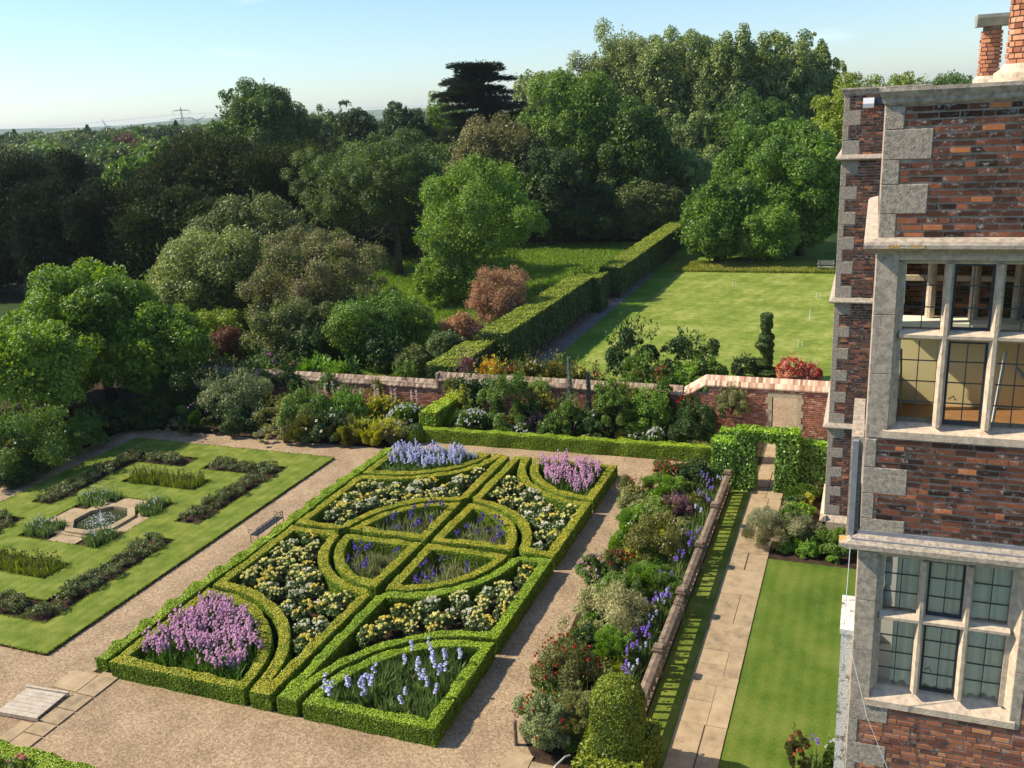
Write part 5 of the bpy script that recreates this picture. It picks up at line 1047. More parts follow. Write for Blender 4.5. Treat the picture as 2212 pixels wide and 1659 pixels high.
def window(zlo, ztr, ztrt, zhi, zop, zsl, casements, curtain, wname):
    w_ = MB()
    # jambs in ashlar blocks
    zz = [zop[0], zop[0]+(zop[1]-zop[0])*.36, zop[0]+(zop[1]-zop[0])*.68, zop[1]]
    win = bpy.data.objects.new('window', None); link(win, hs); win['label'] = wname
    for a, b in zip(zz[:-1], zz[1:]):
        for xa, xb in ((FX, .315), (1.975, 2.10)): w_ = MB(); block(w_, xa, xb, a+.002, b-.002, FY-.004, FY+.34, .5); w_.build('jamb_stone', ST, win)
    f = MB()
    # chamfered inner frame: left, right, head
    f_l = [(.315, FY+.0), (.365, FY+.10), (.40, FY+.10), (.40, FY+.24), (.315, FY+.24)]; prism_z(f, f_l, zlo-.04, zhi+.03); prism_z(f, [(1.975, FY), (1.975, FY+.24), (1.85, FY+.24), (1.85, FY+.10), (1.91, FY+.10)], zlo-.04, zhi+.03)
    prism_x(f, [(FY+.002, zop[1]), (FY+.002, zhi+.055), (FY+.09, zhi+.03), (FY+.09, zhi), (FY+.25, zhi), (FY+.25, zop[1])], .316, 1.974)
    for xc in (.86, 1.385): prism_z(f, [(xc-.020, FY+.02), (xc+.020, FY+.02), (xc+.052, FY+.10), (xc+.052, FY+.22), (xc-.052, FY+.22), (xc-.052, FY+.10)], zlo-.02, zhi+.01)
    for xa, xb in ((.401, .807), (.913, 1.332), (1.438, 1.849)): prism_x(f, [(FY+.022, (ztr+ztrt)/2-.022), (FY+.022, (ztr+ztrt)/2+.015), (FY+.10, ztrt), (FY+.22, ztrt), (FY+.22, ztr), (FY+.10, ztr)][::-1], xa-.03, xb+.03)
    f.build('mullions', STW, win)
    s = MB(); prism_x(s, [(FY+.25, zlo+.02), (FY-.02, zsl+.02), (FY-.025, zsl-.07), (FY+.25, zsl-.07)][::-1], FX+.19, 2.04); s.build('sill', STW, win)
    lights = [(.40, .808), (.912, 1.333), (1.437, 1.85)]
    for (a, b) in lights:
        for (c_, d) in ((zlo, ztr), (ztrt, zhi)):
            g = MB(); g.add([(a, FY+.15, c_), (b, FY+.15, c_), (b, FY+.15, d), (a, FY+.15, d)], np.array([[0, 1, 2, 3]])); g.build('pane', GLASS, win)
            l = MB(); k = max(2, round((d-c_)/.27)); t = .0055
            if (a, b) == lights[1] and casements:
                for q in ((a, a+.03, c_, d), (b-.03, b, c_, d), (a, b, c_, c_+.03), (a, b, d-.03, d)): l2 = 0
                l.box(a, a+.028, FY+.12, FY+.17, c_, d); l.box(b-.028, b, FY+.12, FY+.17, c_, d); l.box(a+.028, b-.028, FY+.12, FY+.17, c_, c_+.028); l.box(a+.028, b-.028, FY+.12, FY+.17, d-.028, d)
                if c_ == zlo: l.tube([(a+.05, FY+.11, c_+.32), (a+.10, FY+.11, c_+.36), (a+.13, FY+.11, c_+.31)], [.008]*3, 5)
                l.build('casement', CASE, win); l = MB()
            for j in range(1, k): z = c_+(d-c_)*j/k; l.box(a, b, FY+.140, FY+.158, z-t, z+t)
            xm = (a+b)/2; l.box(xm-t, xm+t, FY+.138, FY+.160, c_, d); l.build('leading', CAME, win)
    if curtain:
        cu = MB(); xs_ = np.linspace(.55, 2.0, 90); V = []
        for x in xs_: yy = FY+.225+.02*math.sin(x*46)+.02*math.sin(x*19+1); V += [(x, yy, zlo-.05), (x, yy, zhi+.03)]
        i = np.arange(89)*2; cu.add(V, np.stack([i, i+2, i+3, i+1], 1)); o = cu.build('curtain', petal('net_curtain', (.92, .86, .72), (.82, .76, .62)), win, True)
        rm = MB(); rm.box(.33, 2.6, FY+1.6, FY+1.65, zlo-.3, zhi+.2); rm.box(.33, 2.6, FY+.35, FY+1.6, zlo-.3, zlo-.28); rm.box(.33, 2.6, FY+.35, FY+1.6, zhi+.17, zhi+.2); rm.build('room_lining', plain('pale_room', (.75, .74, .66), .9), hs)
        st_ = MB(); st_.box(.42, .50, FY+.36, FY+.60, zhi-.55, zhi-.22, v=.5); st_.tube([(.46, FY+.5, zhi-.6), (.46, FY+.5, zhi-.9)], [.03, .08], 8); st_.build('white_ornament', WHITE, hs)
window(4.86, 5.84, 5.98, 6.755, (4.57, 6.88), 4.66, True, True, 'lower mullioned window with pale net curtains')
window(8.57, 9.60, 9.73, 10.51, (8.38, 10.64), 8.46, True, False, 'upper mullioned window looking into the yellow painted room')
# bright upper room
YEL = plain('yellow_paint', (.90, .76, .38), .85, .2); CRM = plain('cream_paint', (.88, .84, .66), .7, .2); FLR = plain('oak_floor', (.34, .17, .07), .5, .4, var=.3, scale=6)
mb = MB(); mb.box(.37, 4.0, 13.1, 13.2, 8.3, 9.40); mb.box(3.9, 4.0, FY+.4, 13.1, 8.3, 10.6); mb.build('room_wall', YEL, hs)
mb = MB(); mb.box(.37, 4.0, 12.85, 13.25, 9.40, 9.50); mb.box(.37, 4.0, 12.85, 12.88, 9.28, 9.40); mb.box(.37, .42, FY+.34, 13.2, 8.4, 8.75); mb.build('window_seat', CRM, hs)
mb = MB(); mb.box(.37, 4.0, FY+.34, 13.1, 8.22, 8.30); mb.build('room_floor', FLR, hs)
mb = MB(); mb.box(.37, 4.0, FY+.34, 13.3, 10.62, 10.70); mb.build('room_ceiling', CRM, hs)
for x in (.78, 1.30, 1.80, 2.3): mb = MB(); mb.tube([(x, 13.15, 9.5), (x, 13.15, 10.62)], [.06, .06], 10); mb.build('far_mullion', STW, hs)
mb = MB(); mb.box(.37, 4.0, 13.12, 13.18, 10.0, 10.07); mb.build('far_transom', STW, hs)
mb = MB(); mb.tube([(.48, FY+.5, 8.32), (.42, FY+.42, 9.4)], [.018, .014], 6); mb.build('bamboo_pole', plain('bamboo', (.55, .38, .16), .6), hs)
mb = MB(); mb.tube([(2.35, 12.6, 8.3), (1.75, 12.3, 9.1)], [.025, .025], 5); mb.tube([(1.55, 12.3, 8.3), (1.62, 12.3, 9.3)], [.02, .02], 5); mb.build('step_ladder', WHITE, hs)
mb = MB(); mb.box(.5, 4, 14.05, 14.25, 8, 12.1); mb.build('court_wall_core', MORTAR, hs); mb = MB(); bricks(mb, .5, 3.5, 9.3, 11.6, 14.0, seed=77); mb.build('court_brickwork', BR_OLD, hs)
# lightning cable
mb = MB(); mb.tube([(FX-.10, FY-.18, 6.95), (FX-.12, FY-.22, 5.8), (FX-.03, FY-.20, 5.55), (.30, FY-.15, 4.5), (.75, FY-.12, 3.35), (1.2, FY-.1, 2.2)], [.0045]*6, 5); mb.build('thin_cable', WHITE, hs)
# far wing
fw = empty('manor_wing', (0, 0, 0), 0, 'farther wing of the brick manor seen as a narrow tall strip with alternating grey quoins', 'building')
WX = -.84; WF = 26.05
mb = MB(); mb.box(WX+.03, 5, WF+.012, 33.5, .5, 12.28); mb.build('wall_core', MORTAR, fw)
mb = MB(); hl = []; zs = []
for zb, zt in ((.62, 3.28), (3.42, 6.88), (7.03, 10.66), (10.80, 12.28)):
    n = max(3, round((zt-zb)/.34)); h = (zt-zb)/n
    if n % 2 == 0 and zt < 12: n += 1; h = (zt-zb)/n
    for k in range(n): big = (n-1-k) % 2 == 0 if zt < 12 else (n-1-k) % 2 == 1; w_ = WX+(.43 if big else .15); zs.append((zb+k*h, zb+(k+1)*h, w_)); hl.append((-9, w_, zb+k*h, zb+(k+1)*h))
for zb, zt, sd_ in ((.62, 3.28, 1), (3.42, 6.88, 2), (7.03, 10.66, 3), (10.80, 12.28, 4)): bricks(mb, WX, .75, zb, zt, WF, holes=hl, seed=60+sd_, dark=.08, course=.072)
mb.build('brickwork', BR_OLD, fw)
for a, b, w_ in zs: mb = MB(); block(mb, WX, w_-.008, a+.004, b-.004, WF-.006, WF+.06, .5); mb.build('quoin', STL, fw)
for z in (3.35, 6.955, 10.73): course(fw, z, WX, 1.2, WF, [(0, .09), (.05, .07), (.14, .0), (.14, -.03), (.05, -.07), (0, -.08)], STL)
course(fw, 12.28, WX, 1.2, WF, CP, ST, 'cornice')
mb = MB(); prism_x(mb, [(WF+.06, 0), (WF-.12, 0), (WF-.12, .42), (WF, .60), (WF+.06, .60)], WX-.11, 1.2); prism_y(mb, [(WX+.06, 0), (WX-.12, 0), (WX-.12, .42), (WX, .60), (WX+.06, .60)], WF-.12, 33.4); mb.build('plinth', STW, fw)
fl = empty('floodlight', (-.22, WF-.12, 12.05), 0, 'pale box floodlight fixed under the far cornice', 'floodlight')
mb = MB(); prism_x(mb, [(-.22, -.08), (-.22, .02), (-.02, .16), (.04, .08), (-.05, -.06)], -.16, .10); mb.build('housing', plain('grey_plastic', (.55, .55, .56), .5), fl); mb = MB(); mb.box(.10, .30, -.06, .10, -.02, .16); mb.build('bracket', CASE, fl)
# wires with sloping end wall at the doorway corner
# chimneys
CB = brick_mat('chimney_brick', [(0, (.20, .08, .05)), (.4, (.42, .17, .09)), (.8, (.58, .27, .14)), (1, (.62, .36, .22))], .3, 3)
def round_bricks(mb, cx, cyy, r, z0, z1, seed):
    rg = random.Random(seed); n = int((z1-z0)/.072); k = max(10, int(2*math.pi*r/.11))
    for j in range(n):
        za = z0+j*.072; ph = rg.random()
        for i in range(k):
            a0, a1 = 2*math.pi*(i+ph)/k, 2*math.pi*(i+ph+.9)/k; q = r+rg.uniform(-.010, .012); V = []
            for (zz, rr_) in ((za, r-.03), (za+.062, r-.03), (za+.004, q), (za+.058, q)): V += [(cx+rr_*math.cos(a0), cyy+rr_*math.sin(a0), zz), (cx+rr_*math.cos(a1), cyy+rr_*math.sin(a1), zz)]
            mb.add(V, np.array([(4, 5, 7, 6), (0, 1, 5, 4), (6, 7, 3, 2), (0, 4, 6, 2), (1, 3, 7, 5)]), min(1, max(0, rg.gauss(.5, .2))))
c1 = empty('chimney', (0, 0, 0), 0, 'round brick chimney shaft with a flat stone cap on the manor roof', 'chimney')
mb = MB(); mb.tube([(1.86, 20, 12.5), (1.86, 20, 13.42)], [.155]*2, 16); mb.build('flue_core', MORTARD, c1); mb = MB(); round_bricks(mb, 1.86, 20, .185, 12.56, 13.42, 5); mb.build('shaft', CB, c1)
mb = MB(); prism_x(mb, [(19.7, 13.50), (19.66, 13.56), (19.66, 13.62), (20.34, 13.62), (20.34, 13.56), (20.3, 13.50), (20.24, 13.42), (19.76, 13.42)][::-1], 1.58, 2.8); mb.build('cap', plain('green_stone', (.36, .37, .30), .9, .2, var=.3, scale=5), c1)
mb = MB(); mb.tube([(1.86, 20, 12.3), (1.86, 20, 12.50), (1.86, 20, 12.56)], [.27, .25, .20], 16); mb.build('base', STW, c1)
c2 = empty('chimney', (0, 0, 0), 0, 'tall thick brick chimney shaft cut by the right edge on the manor roof', 'chimney')
mb = MB(); mb.tube([(1.80, 14, 12.5), (1.80, 14, 15.5)], [.28]*2, 20); mb.build('flue_core', MORTARD, c2); mb = MB(); round_bricks(mb, 1.80, 14, .31, 12.66, 15.5, 6); mb.build('shaft', CB, c2)
mb = MB(); mb.tube([(1.80, 14, z) for z in (12.40, 12.50, 12.50, 12.56, 12.60, 12.67)], [.50, .50, .44, .44, .38, .33], 24); mb.build('base', STW, c2)
mb = MB(); mb.box(1.2, 5, 13.2, 20.6, 12.30, 12.42); mb.build('roof_kerb', ST, hs)
mb = MB(); mb.box(-.80, 5, 26.3, 33.4, 12.28, 12.36); mb.build('flat_roof', LEAD, fw)

# ------------------------------------------------------------------ trees
LM = lambda k, d, l, **kw: leaf_mat('crown_'+k, d, l, **kw)
M_MID = LM('mid', (.020, .055, .012), (.10, .19, .035)); M_DK = LM('dark', (.012, .035, .012), (.055, .105, .03)); M_LT = LM('light', (.035, .095, .015), (.15, .26, .045)); M_POP = LM('poplar', (.05, .10, .030), (.22, .32, .11), rough=.4, spec=.5)
M_WIL = LM('willow', (.09, .14, .05), (.27, .36, .15)); M_CED = LM('cedar', (.008, .022, .014), (.040, .068, .034), trans=.1); M_HOLM = LM('holm', (.05, .065, .022), (.22, .23, .10)); M_ASH = LM('ash', (.04, .10, .014), (.16, .29, .045), trans=.3)
M_BRN = LM('brown', (.026, .055, .014), (.10, .175, .045)); M_YEW = LM('yew', (.011, .022, .008), (.045, .075, .022), trans=.1, rough=.8, spec=.1, third=(.075, .07, .028)); M_YEWD = LM('yewdark', (.008, .016, .009), (.030, .050, .022), trans=.1, rough=.8, spec=.1); M_MAG = LM('magnolia', (.03, .055, .018), (.13, .18, .06)); M_SIL = LM('silver', (.07, .115, .035), (.26, .34, .12))
M_JUD = LM('judas', (.035, .065, .020), (.125, .175, .05), third=(.27, .16, .13), nscale=.9); M_BIG = LM('bigtree', (.04, .10, .012), (.20, .34, .05), trans=.35, nscale=.6); M_SYC = LM('sycamore', (.03, .085, .014), (.13, .25, .035), nscale=.4); M_TAM = LM('tamarisk', (.15, .10, .06), (.38, .27, .19)); M_RED = LM('copper', (.05, .025, .02), (.16, .09, .06)); M_YG = LM('yellowgreen', (.07, .13, .015), (.24, .34, .05)); M_BLU = LM('bluegreen', (.045, .09, .035), (.15, .22, .09))
T = [
 # name, label, category, x, y, ztop, zbot, R, kind, material, leaf, n, trunk r
 ('poplar_tree', 'leftmost of the tall poplars, just right of the black cedar', 'tree', -39.0, 120, 16.3, 2, 5.2, 'poplar', M_POP, .42, 20000, .4),
 ('willow_tree', 'tallest pale willow in the tree belt at the top of the picture', 'tree', -29.5, 118, 20.6, 2, 5.6, 'willow', M_WIL, .36, 26000, .4),
 ('poplar_tree', 'poplar just right of the pale willow in the tall tree belt', 'tree', -22.6, 116, 19.6, 2, 4.8, 'poplar', M_POP, .42, 18000, .4),
 ('poplar_tree', 'poplar in the middle of the tall tree belt', 'tree', -16.8, 114, 18.8, 2, 4.6, 'poplar', M_POP, .42, 18000, .4),
 ('poplar_tree', 'fourth tall poplar, right of the belt middle with a flat top', 'tree', -11.6, 116, 18.6, 2, 4.2, 'poplar', M_POP, .42, 18000, .4),
 ('poplar_tree', 'tall poplar near the right end of the tree belt', 'tree', -8.0, 118, 17.2, 2, 3.0, 'poplar', M_POP, .42, 14000, .4),
 ('poplar_tree', 'shorter thin topped poplar at the right end of the belt against the sky', 'tree', -6.2, 122, 15.2, 2, 2.0, 'poplar', M_WIL, .36, 6000, .3),
 ('cedar_tree', 'black layered cedar with wind blown top against the sky', 'tree', -41.0, 98, 17.6, 3.6, 6.6, 'cedar', M_CED, .34, 44000, .5),
 ('lime_tree', 'fresh green broad tree before the pale willow', 'tree', -26.3, 86, 14.9, .6, 4.7, 'round', M_LT, .30, 26000, .4),
 ('lime_tree', 'dark sided green tree right of the fresh green broad tree', 'tree', -20.4, 85, 12.2, .3, 3.8, 'round', M_MID, .30, 18000, .35),
 ('holm_oak', 'olive grey domed holm oak below the cedar', 'tree', -32.4, 80, 11.4, 2.5, 4.5, 'round', M_HOLM, .25, 26000, .45),
 ('holm_oak', 'darker lower lobe tree right of the olive grey holm oak', 'tree', -27.0, 79, 9.3, .3, 3.4, 'round', M_DK, .28, 15000, .3),
 ('ash_tree', 'bright green feathery ash standing in the meadow', 'tree', -24.5, 56.8, 9.2, 1.5, 4.3, 'ash', M_ASH, .19, 22000, .16),
 ('ash_sapling', 'low bright green sapling spreading left of the ash trunk', 'tree', -25.8, 54.5, 3.6, .1, 2.4, 'ash', M_ASH, .17, 12000, .05),
 ('meadow_tree', 'tall thin leafed tree with a bare straight trunk in the meadow', 'tree', -34.7, 64, 11.0, 4.3, 4.0, 'airy', M_BRN, .18, 17000, .32),
 ('meadow_tree', 'brownish open tree with a leaning forked trunk in the meadow', 'tree', -38.8, 66, 10.0, 2.6, 4.8, 'airy', M_BRN, .18, 18000, .28),
 ('meadow_tree', 'short trunked tree just right of the bare straight trunk', 'tree', -35.2, 68.6, 6.0, 1.7, 2.2, 'airy', M_MAG, .2, 7000, .2),
 ('oak_tree', 'big round dark oak rising above the skyline on the left', 'tree', -75.2, 105, 16.7, 2.5, 6.1, 'round', M_MID, .38, 30000, .6),
 ('poplar_tree', 'grey green poplar just right of the big round oak', 'tree', -75.4, 120, 13.3, 2, 3.4, 'poplar', M_BLU, .40, 10000, .4),
 ('yew_tree', 'dark pointed evergreen between grey poplar and small round oak', 'tree', -65.9, 112, 13.2, 1, 4.5, 'round', M_DK, .36, 15000, .4),
 ('oak_tree', 'smaller round dark oak left of the cedar', 'tree', -55.8, 108, 13.3, 2, 3.9, 'round', M_DK, .36, 13000, .4),
 ('poplar_tree', 'bluish green tree tucked behind the left edge of the cedar', 'tree', -51.5, 112, 14.0, 2, 3.4, 'poplar', M_LT, .36, 9000, .4),
 ('yew_tree', 'near black yew at the left edge of the photograph', 'tree', -63.4, 56, 10.6, -.5, 5.6, 'yew', M_YEWD, .26, 38000, .5),
 ('yew_tree', 'near black yew filling the dark gap right of the left edge yew', 'tree', -57.0, 53, 8.6, -.5, 3.6, 'yew', M_YEWD, .26, 18000, .4),
 ('yew_tree', 'lowest black yew at the very left edge above the grey willow shrub', 'tree', -68.0, 54.5, 7.5, -.5, 5.5, 'yew', M_YEWD, .26, 20000, .4),
 ('yew_tree', 'low feathery dark yew above the silver leaved tree', 'tree', -50.2, 57, 8.2, -.5, 5.6, 'yew', M_YEW, .26, 36000, .5),
 ('yew_tree', 'brown tinged feathery yew left of centre', 'tree', -53.5, 66, 11.3, 0, 6.4, 'yew', M_YEW, .28, 38000, .5),
 ('yew_tree', 'brown topped yew under the big round oak', 'tree', -49.0, 72, 10.2, 0, 5.0, 'yew', M_YEW, .28, 24000, .5),
 ('magnolia_tree', 'open branched dark leaved tree behind the silver tree', 'tree', -37.5, 50.5, 7.7, .2, 4.3, 'mag', M_MAG, .25, 14000, .2),
 ('whitebeam_tree', 'silver green rounded tree above the big yellow green tree', 'tree', -37.3, 44.5, 6.2, .3, 3.5, 'silver', M_SIL, .20, 20000, .2),
 ('judas_tree', 'broad brownish tree dusted with pink flowers in the garden middle', 'tree', -29.2, 44.5, 6.1, .2, 3.7, 'judas', M_JUD, .15, 26000, .2),
 ('large_shrub', 'wide green shrub at the foot of the pink dusted tree', 'shrub', -28.2, 40, 3.3, 0, 2.6, 'shrub', M_MAG, .15, 15000, .1),
 ('large_shrub', 'brighter feathery shrub left of the small lawn beyond the wall', 'shrub', -23.9, 40.6, 3.5, 0, 2.4, 'shrub', M_LT, .15, 15000, .1),
 ('holly_bush', 'small round holly bush by the path beyond the low wall', 'shrub', -20.6, 38.6, 1.5, 0, .85, 'shrub', M_MAG, .12, 2600, .05),
 ('holly_bush', 'small grey green bush beside the low clipped hedge block', 'shrub', -19.3, 39.6, 2.1, 0, .9, 'shrub', M_BLU, .12, 3000, .05),
 ('dark_leaved_shrub', 'dark crimson leaved shrub behind the left part of the low wall', 'shrub', -31.4, 38.5, 2.1, 0, 1.0, 'shrub', M_RED, .12, 4500, .05),
 ('light_shrub', 'light green shrub left of the dark crimson shrub', 'shrub', -34.4, 41, 2.5, 0, 2.0, 'shrub', M_YG, .15, 9000, .08),
 ('smoke_bush', 'hazy brown leafless looking bush behind the big yellow green tree', 'shrub', -38.4, 42, 2.9, .2, 2.0, 'judas', LM('hazy', (.08, .055, .045), (.20, .15, .12)), .10, 11000, .08),
 ('spreading_tree', 'big yellow green tree overhanging the left garden corner', 'tree', -33.6, 32.2, 6.5, 1.4, 2.9, 'sycamore', M_BIG, .20, 20000, .25),
 ('spreading_tree', 'right hand darker half of the spreading tree by the shaded border', 'tree', -30.2, 32.0, 4.7, .5, 2.5, 'sycamore', M_BIG, .19, 17000, .15),
 ('spreading_tree', 'lowest left boughs of the spreading tree at the left edge', 'tree', -36.6, 31.4, 4.6, .9, 2.4, 'sycamore', M_BIG, .19, 13000, .15),
 ('spreading_tree', 'front bough of the spreading tree hanging over the old fence', 'tree', -33.0, 28.9, 3.9, .9, 1.9, 'sycamore', M_BIG, .17, 9000, .12),
 ('spreading_tree', 'left front limb of the spreading tree shading the corner border', 'tree', -31.9, 27.0, 5.0, 1.6, 2.3, 'sycamore', M_BIG, .17, 12000, .12),
 ('tamarisk', 'pink brown feathery tamarisk leaning over the tall hedge', 'tree', -18.9, 46.2, 4.0, .6, 1.55, 'tam', M_TAM, .10, 14000, .08),
 ('tamarisk', 'lower pink brown branch clump left of the tamarisk', 'shrub', -20.2, 43.5, 2.0, .2, .9, 'tam', M_TAM, .10, 4500, .05),
 ('round_tree', 'rounded mid green tree left of the second tall hedge', 'tree', -19.2, 82, 5.4, 0, 3.4, 'round', M_MAG, .24, 18000, .2),
 ('laurel', 'dark glossy bush above the end of the tall hedges', 'shrub', -15.4, 88, 7.7, .3, 2.7, 'round', M_POP, .30, 9000, .15),
 ('sycamore_tree', 'rounded bright lobe tree behind the bowling lawn, highest in its clump', 'tree', -8.9, 78, 9.9, 0, 3.2, 'round', M_SYC, .24, 22000, .3),
 ('sycamore_tree', 'sycamore with boughs sweeping to the grass at the far left lawn corner', 'tree', -11.0, 71.6, 6.2, -.4, 3.2, 'sycamore', M_SYC, .23, 24000, .25),
 ('sycamore_tree', 'sycamore beside the house shading the garden bench', 'tree', -5.2, 75.5, 10.0, 0, 4.2, 'sycamore', M_SYC, .25, 28000, .3),
 ('sycamore_tree', 'low front boughs of the sycamores over the middle of the lawn edge', 'tree', -7.3, 71.4, 4.6, 0, 2.7, 'sycamore', M_SYC, .22, 13000, .15),
 ('beech_tree', 'olive green rounded tree behind the bright sycamores', 'tree', -12.4, 96, 12.2, .5, 4.5, 'round', M_MID, .32, 17000, .3),
 ('beech_tree', 'grey green leaved tree left of the olive green rounded one', 'tree', -17.0, 95, 10.6, .5, 3.4, 'round', M_POP, .32, 12000, .3),
 ('beech_tree', 'yellow green tree rising behind the far cornice of the house', 'tree', -2.2, 95, 13.3, .5, 4.0, 'round', M_YG, .28, 18000, .3),
 ('beech_tree', 'distant yellow green tree just above the parapet', 'tree', 3.0, 140, 13.5, 3, 4.2, 'round', M_YG, .38, 8000, .3),
 ('beech_tree', 'farther small tree above the parapet left of the chimney', 'tree', 10.0, 170, 13.3, 3, 5.2, 'round', M_MID, .45, 7000, .3),
 ('thicket_tree', 'shaded tree under the fresh green broad tree at the meadow edge', 'tree', -24.0, 81, 5.2, -.5, 3.6, 'round', M_DK, .28, 12000, .2),
 ('thicket_tree', 'shaded tree behind the ash at the meadow edge', 'tree', -31.5, 82, 5.0, -.5, 4.4, 'round', M_DK, .28, 14000, .2),
 ('thicket_tree', 'dark tree in the deep shade between broad tree and laurel', 'tree', -22.0, 92, 8.0, -.5, 4.2, 'round', M_DK, .32, 14000, .2),
 ('thicket_tree', 'russet tinged dark tree in the middle of the wood edge', 'tree', -19.0, 98, 9.6, .5, 3.0, 'round', M_BRN, .32, 9000, .2),
 ('thicket_tree', 'low green tree in front of the big round oak', 'tree', -49.9, 78, 6.6, .5, 3.4, 'round', M_MID, .28, 10000, .2),
 ('thicket_tree', 'dark backdrop tree behind the bare trunks', 'tree', -38.5, 75, 4.6, -.5, 4.2, 'round', M_MAG, .26, 12000, .2),
 ('thicket_tree', 'dark backdrop tree left of the forked trunk', 'tree', -45.5, 72, 5.6, -.5, 4.2, 'round', M_BRN, .26, 12000, .2),
 ('thicket_tree', 'green tree between the brown yew and the holm oak', 'tree', -51.3, 88, 9.4, 2, 3.6, 'round', M_MID, .30, 11000, .2),
 ('thicket_tree', 'mid green tree below the small round oak', 'tree', -43.5, 90, 9.0, 1, 4.2, 'round', M_MID, .30, 12000, .2),
 ('thicket_tree', 'light green tree below the far wood on the left', 'tree', -92.9, 95, 5.4, .2, 4.0, 'round', M_YG, .30, 9000, .2),
 ('thicket_tree', 'orange tinged tree peeping over the left yew', 'tree', -76.0, 78, 4.6, 0, 3.2, 'round', LM('rust', (.09, .08, .02), (.27, .22, .07)), .27, 7000, .2),
 ('thicket_tree', 'pale green tree between the two dark yew masses', 'tree', -77.5, 92, 6.8, 0, 4.2, 'round', M_YG, .30, 10000, .2),
 ('thicket_tree', 'mid green tree left of the big round oak', 'tree', -84.0, 106, 9.4, 0, 5.0, 'round', M_LT, .36, 11000, .3),
]
for i, (nm, lab, cat, x, y, zt, zb, R, kd, mt, lf, n, tr_) in enumerate(T):
    tree(nm, lab, cat, x, y, zt, zb, R, kd, mt, lf, n, 900+i, r=tr_, limbs=(16 if kd in ('mag', 'airy', 'ash') else 7), twigs=(4 if kd in ('mag', 'airy', 'ash') else 0), bark=BARKG if kd in ('mag', 'silver', 'judas') else BARK, z0=0)
# far wood on the left: shared crowns, one object per tree
protos = []
for i, mt in enumerate((M_MID, M_LT, M_BLU, M_DK, M_MAG)):
    rng = np.random.default_rng(1200+i); t = empty('woodland_tree', (0, 0, 0)); mb = MB(); crown(mb, rng, 'round', 4.6, 4.6, 5.0, 6.0, .55, 3800); mb.build('crown', mt, t); trunk_mb(rng, 9, .3, 4.6, 5, 6, 4).build('trunk', BARK, t); t['fresh'] = 1; protos.append(t)
rg = random.Random(77); spots = []
for row in range(19):
    y = 102+row*15.5; xl = -1.30*y-8; xr = -.74*y-6 if y < 130 else -.66*y
    x = xl
    while x < xr:
        spots.append((x+rg.uniform(-3, 3), y+rg.uniform(-5, 5))); x += 9.5+.02*y
for k, (x, y) in enumerate(spots):
    pr = rg.choice(protos)
    if pr.get('fresh'): del pr['fresh']; o = pr
    else: o = copy_tree(pr)
    top = min(12.1, 6.3+.026*y)*rg.uniform(.86, 1.0); s = top/11.1; o.location = (x, y, 0); o.rotation_euler = (0, 0, rg.uniform(0, 6.28)); o.scale = (s*rg.uniform(.95, 1.3), s*rg.uniform(.95, 1.3), s)
    tag(o, 'tree of the far wood stretching to the horizon on the left', 'tree', 'trees of the far wood')
ct = tree('copper_beech', 'round copper brown tree standing out in the far wood', 'tree', -166, 176, 10.6, 0, 5.0, 'round', M_RED, .5, 5000, 1301)
# conifers that break the far treeline
for i, (x, y, h) in enumerate([(-262, 232, 13.7), (-232, 233, 13.8), (-200, 236, 13.6), (-186, 236, 13.2), (-287, 232, 12.8), (-276, 234, 13.2), (-178, 238, 13.7)]):
    rng = np.random.default_rng(1400+i); t = empty('conifer', (x, y, 0), 0, 'small dark conifer poking above the far treeline on the left', 'tree', 'conifers on the far treeline'); mb = MB(); n = 1500; z = rng.random(n)**.7*h; q = 5.2*(1-z/h)**.9*np.sqrt(rng.random(n)); a = rng.uniform(0, 6.28, n); kites(mb, np.c_[np.cos(a)*q, np.sin(a)*q, z], rnd_dirs(rng, n), .6, rng, 1.5, T=np.c_[np.cos(a), np.sin(a), -.2*np.ones(n)]); mb.build('crown', M_DK, t); mb = MB(); mb.tube([(0, 0, 0), (0, 0, h)], [.3, .05], 5); mb.build('trunk', BARK, t)
# long grass in the meadow and border edges
rng = np.random.default_rng(88); n = 60000; P = np.c_[rng.uniform(-40, -17.6, n), rng.uniform(41, 81, n)]; P = P[(P[:, 0] < -17.6)]; n = len(P); h = .22+.25*rng.random(n)
mb = MB(); kites(mb, np.c_[P, h*.45], unit(np.c_[rng.normal(size=(n, 2)), np.full(n, .6)]), .34, rng, 1.0, T=np.c_[rng.normal(size=(n, 2))*.6, np.ones(n)], width=.10); o = mb.build('long_grass', leaf_mat('long_grass', (.07, .15, .015), (.18, .30, .05), trans=.3, nscale=.3)); tag(o, 'long sunlit meadow grass under the trees', 'grass', kind='stuff')
rng = np.random.default_rng(89); n = 7000; P = np.c_[rng.uniform(-14, -1, n), 67.7+rng.random(n)**1.5*4]; mb = MB(); kites(mb, np.c_[P, np.full(n, .12)], unit(np.c_[rng.normal(size=(n, 2)), np.full(n, .2)]), .30, rng, 1.0, T=np.c_[rng.normal(size=(n, 2))*.45, np.ones(n)], width=.12); o = mb.build('rough_grass_tufts', leaf_mat('long_grass2', (.10, .16, .02), (.28, .32, .08), trans=.35)); tag(o, 'rough tufts of grass along the far edge of the bowling lawn', 'grass', kind='stuff')
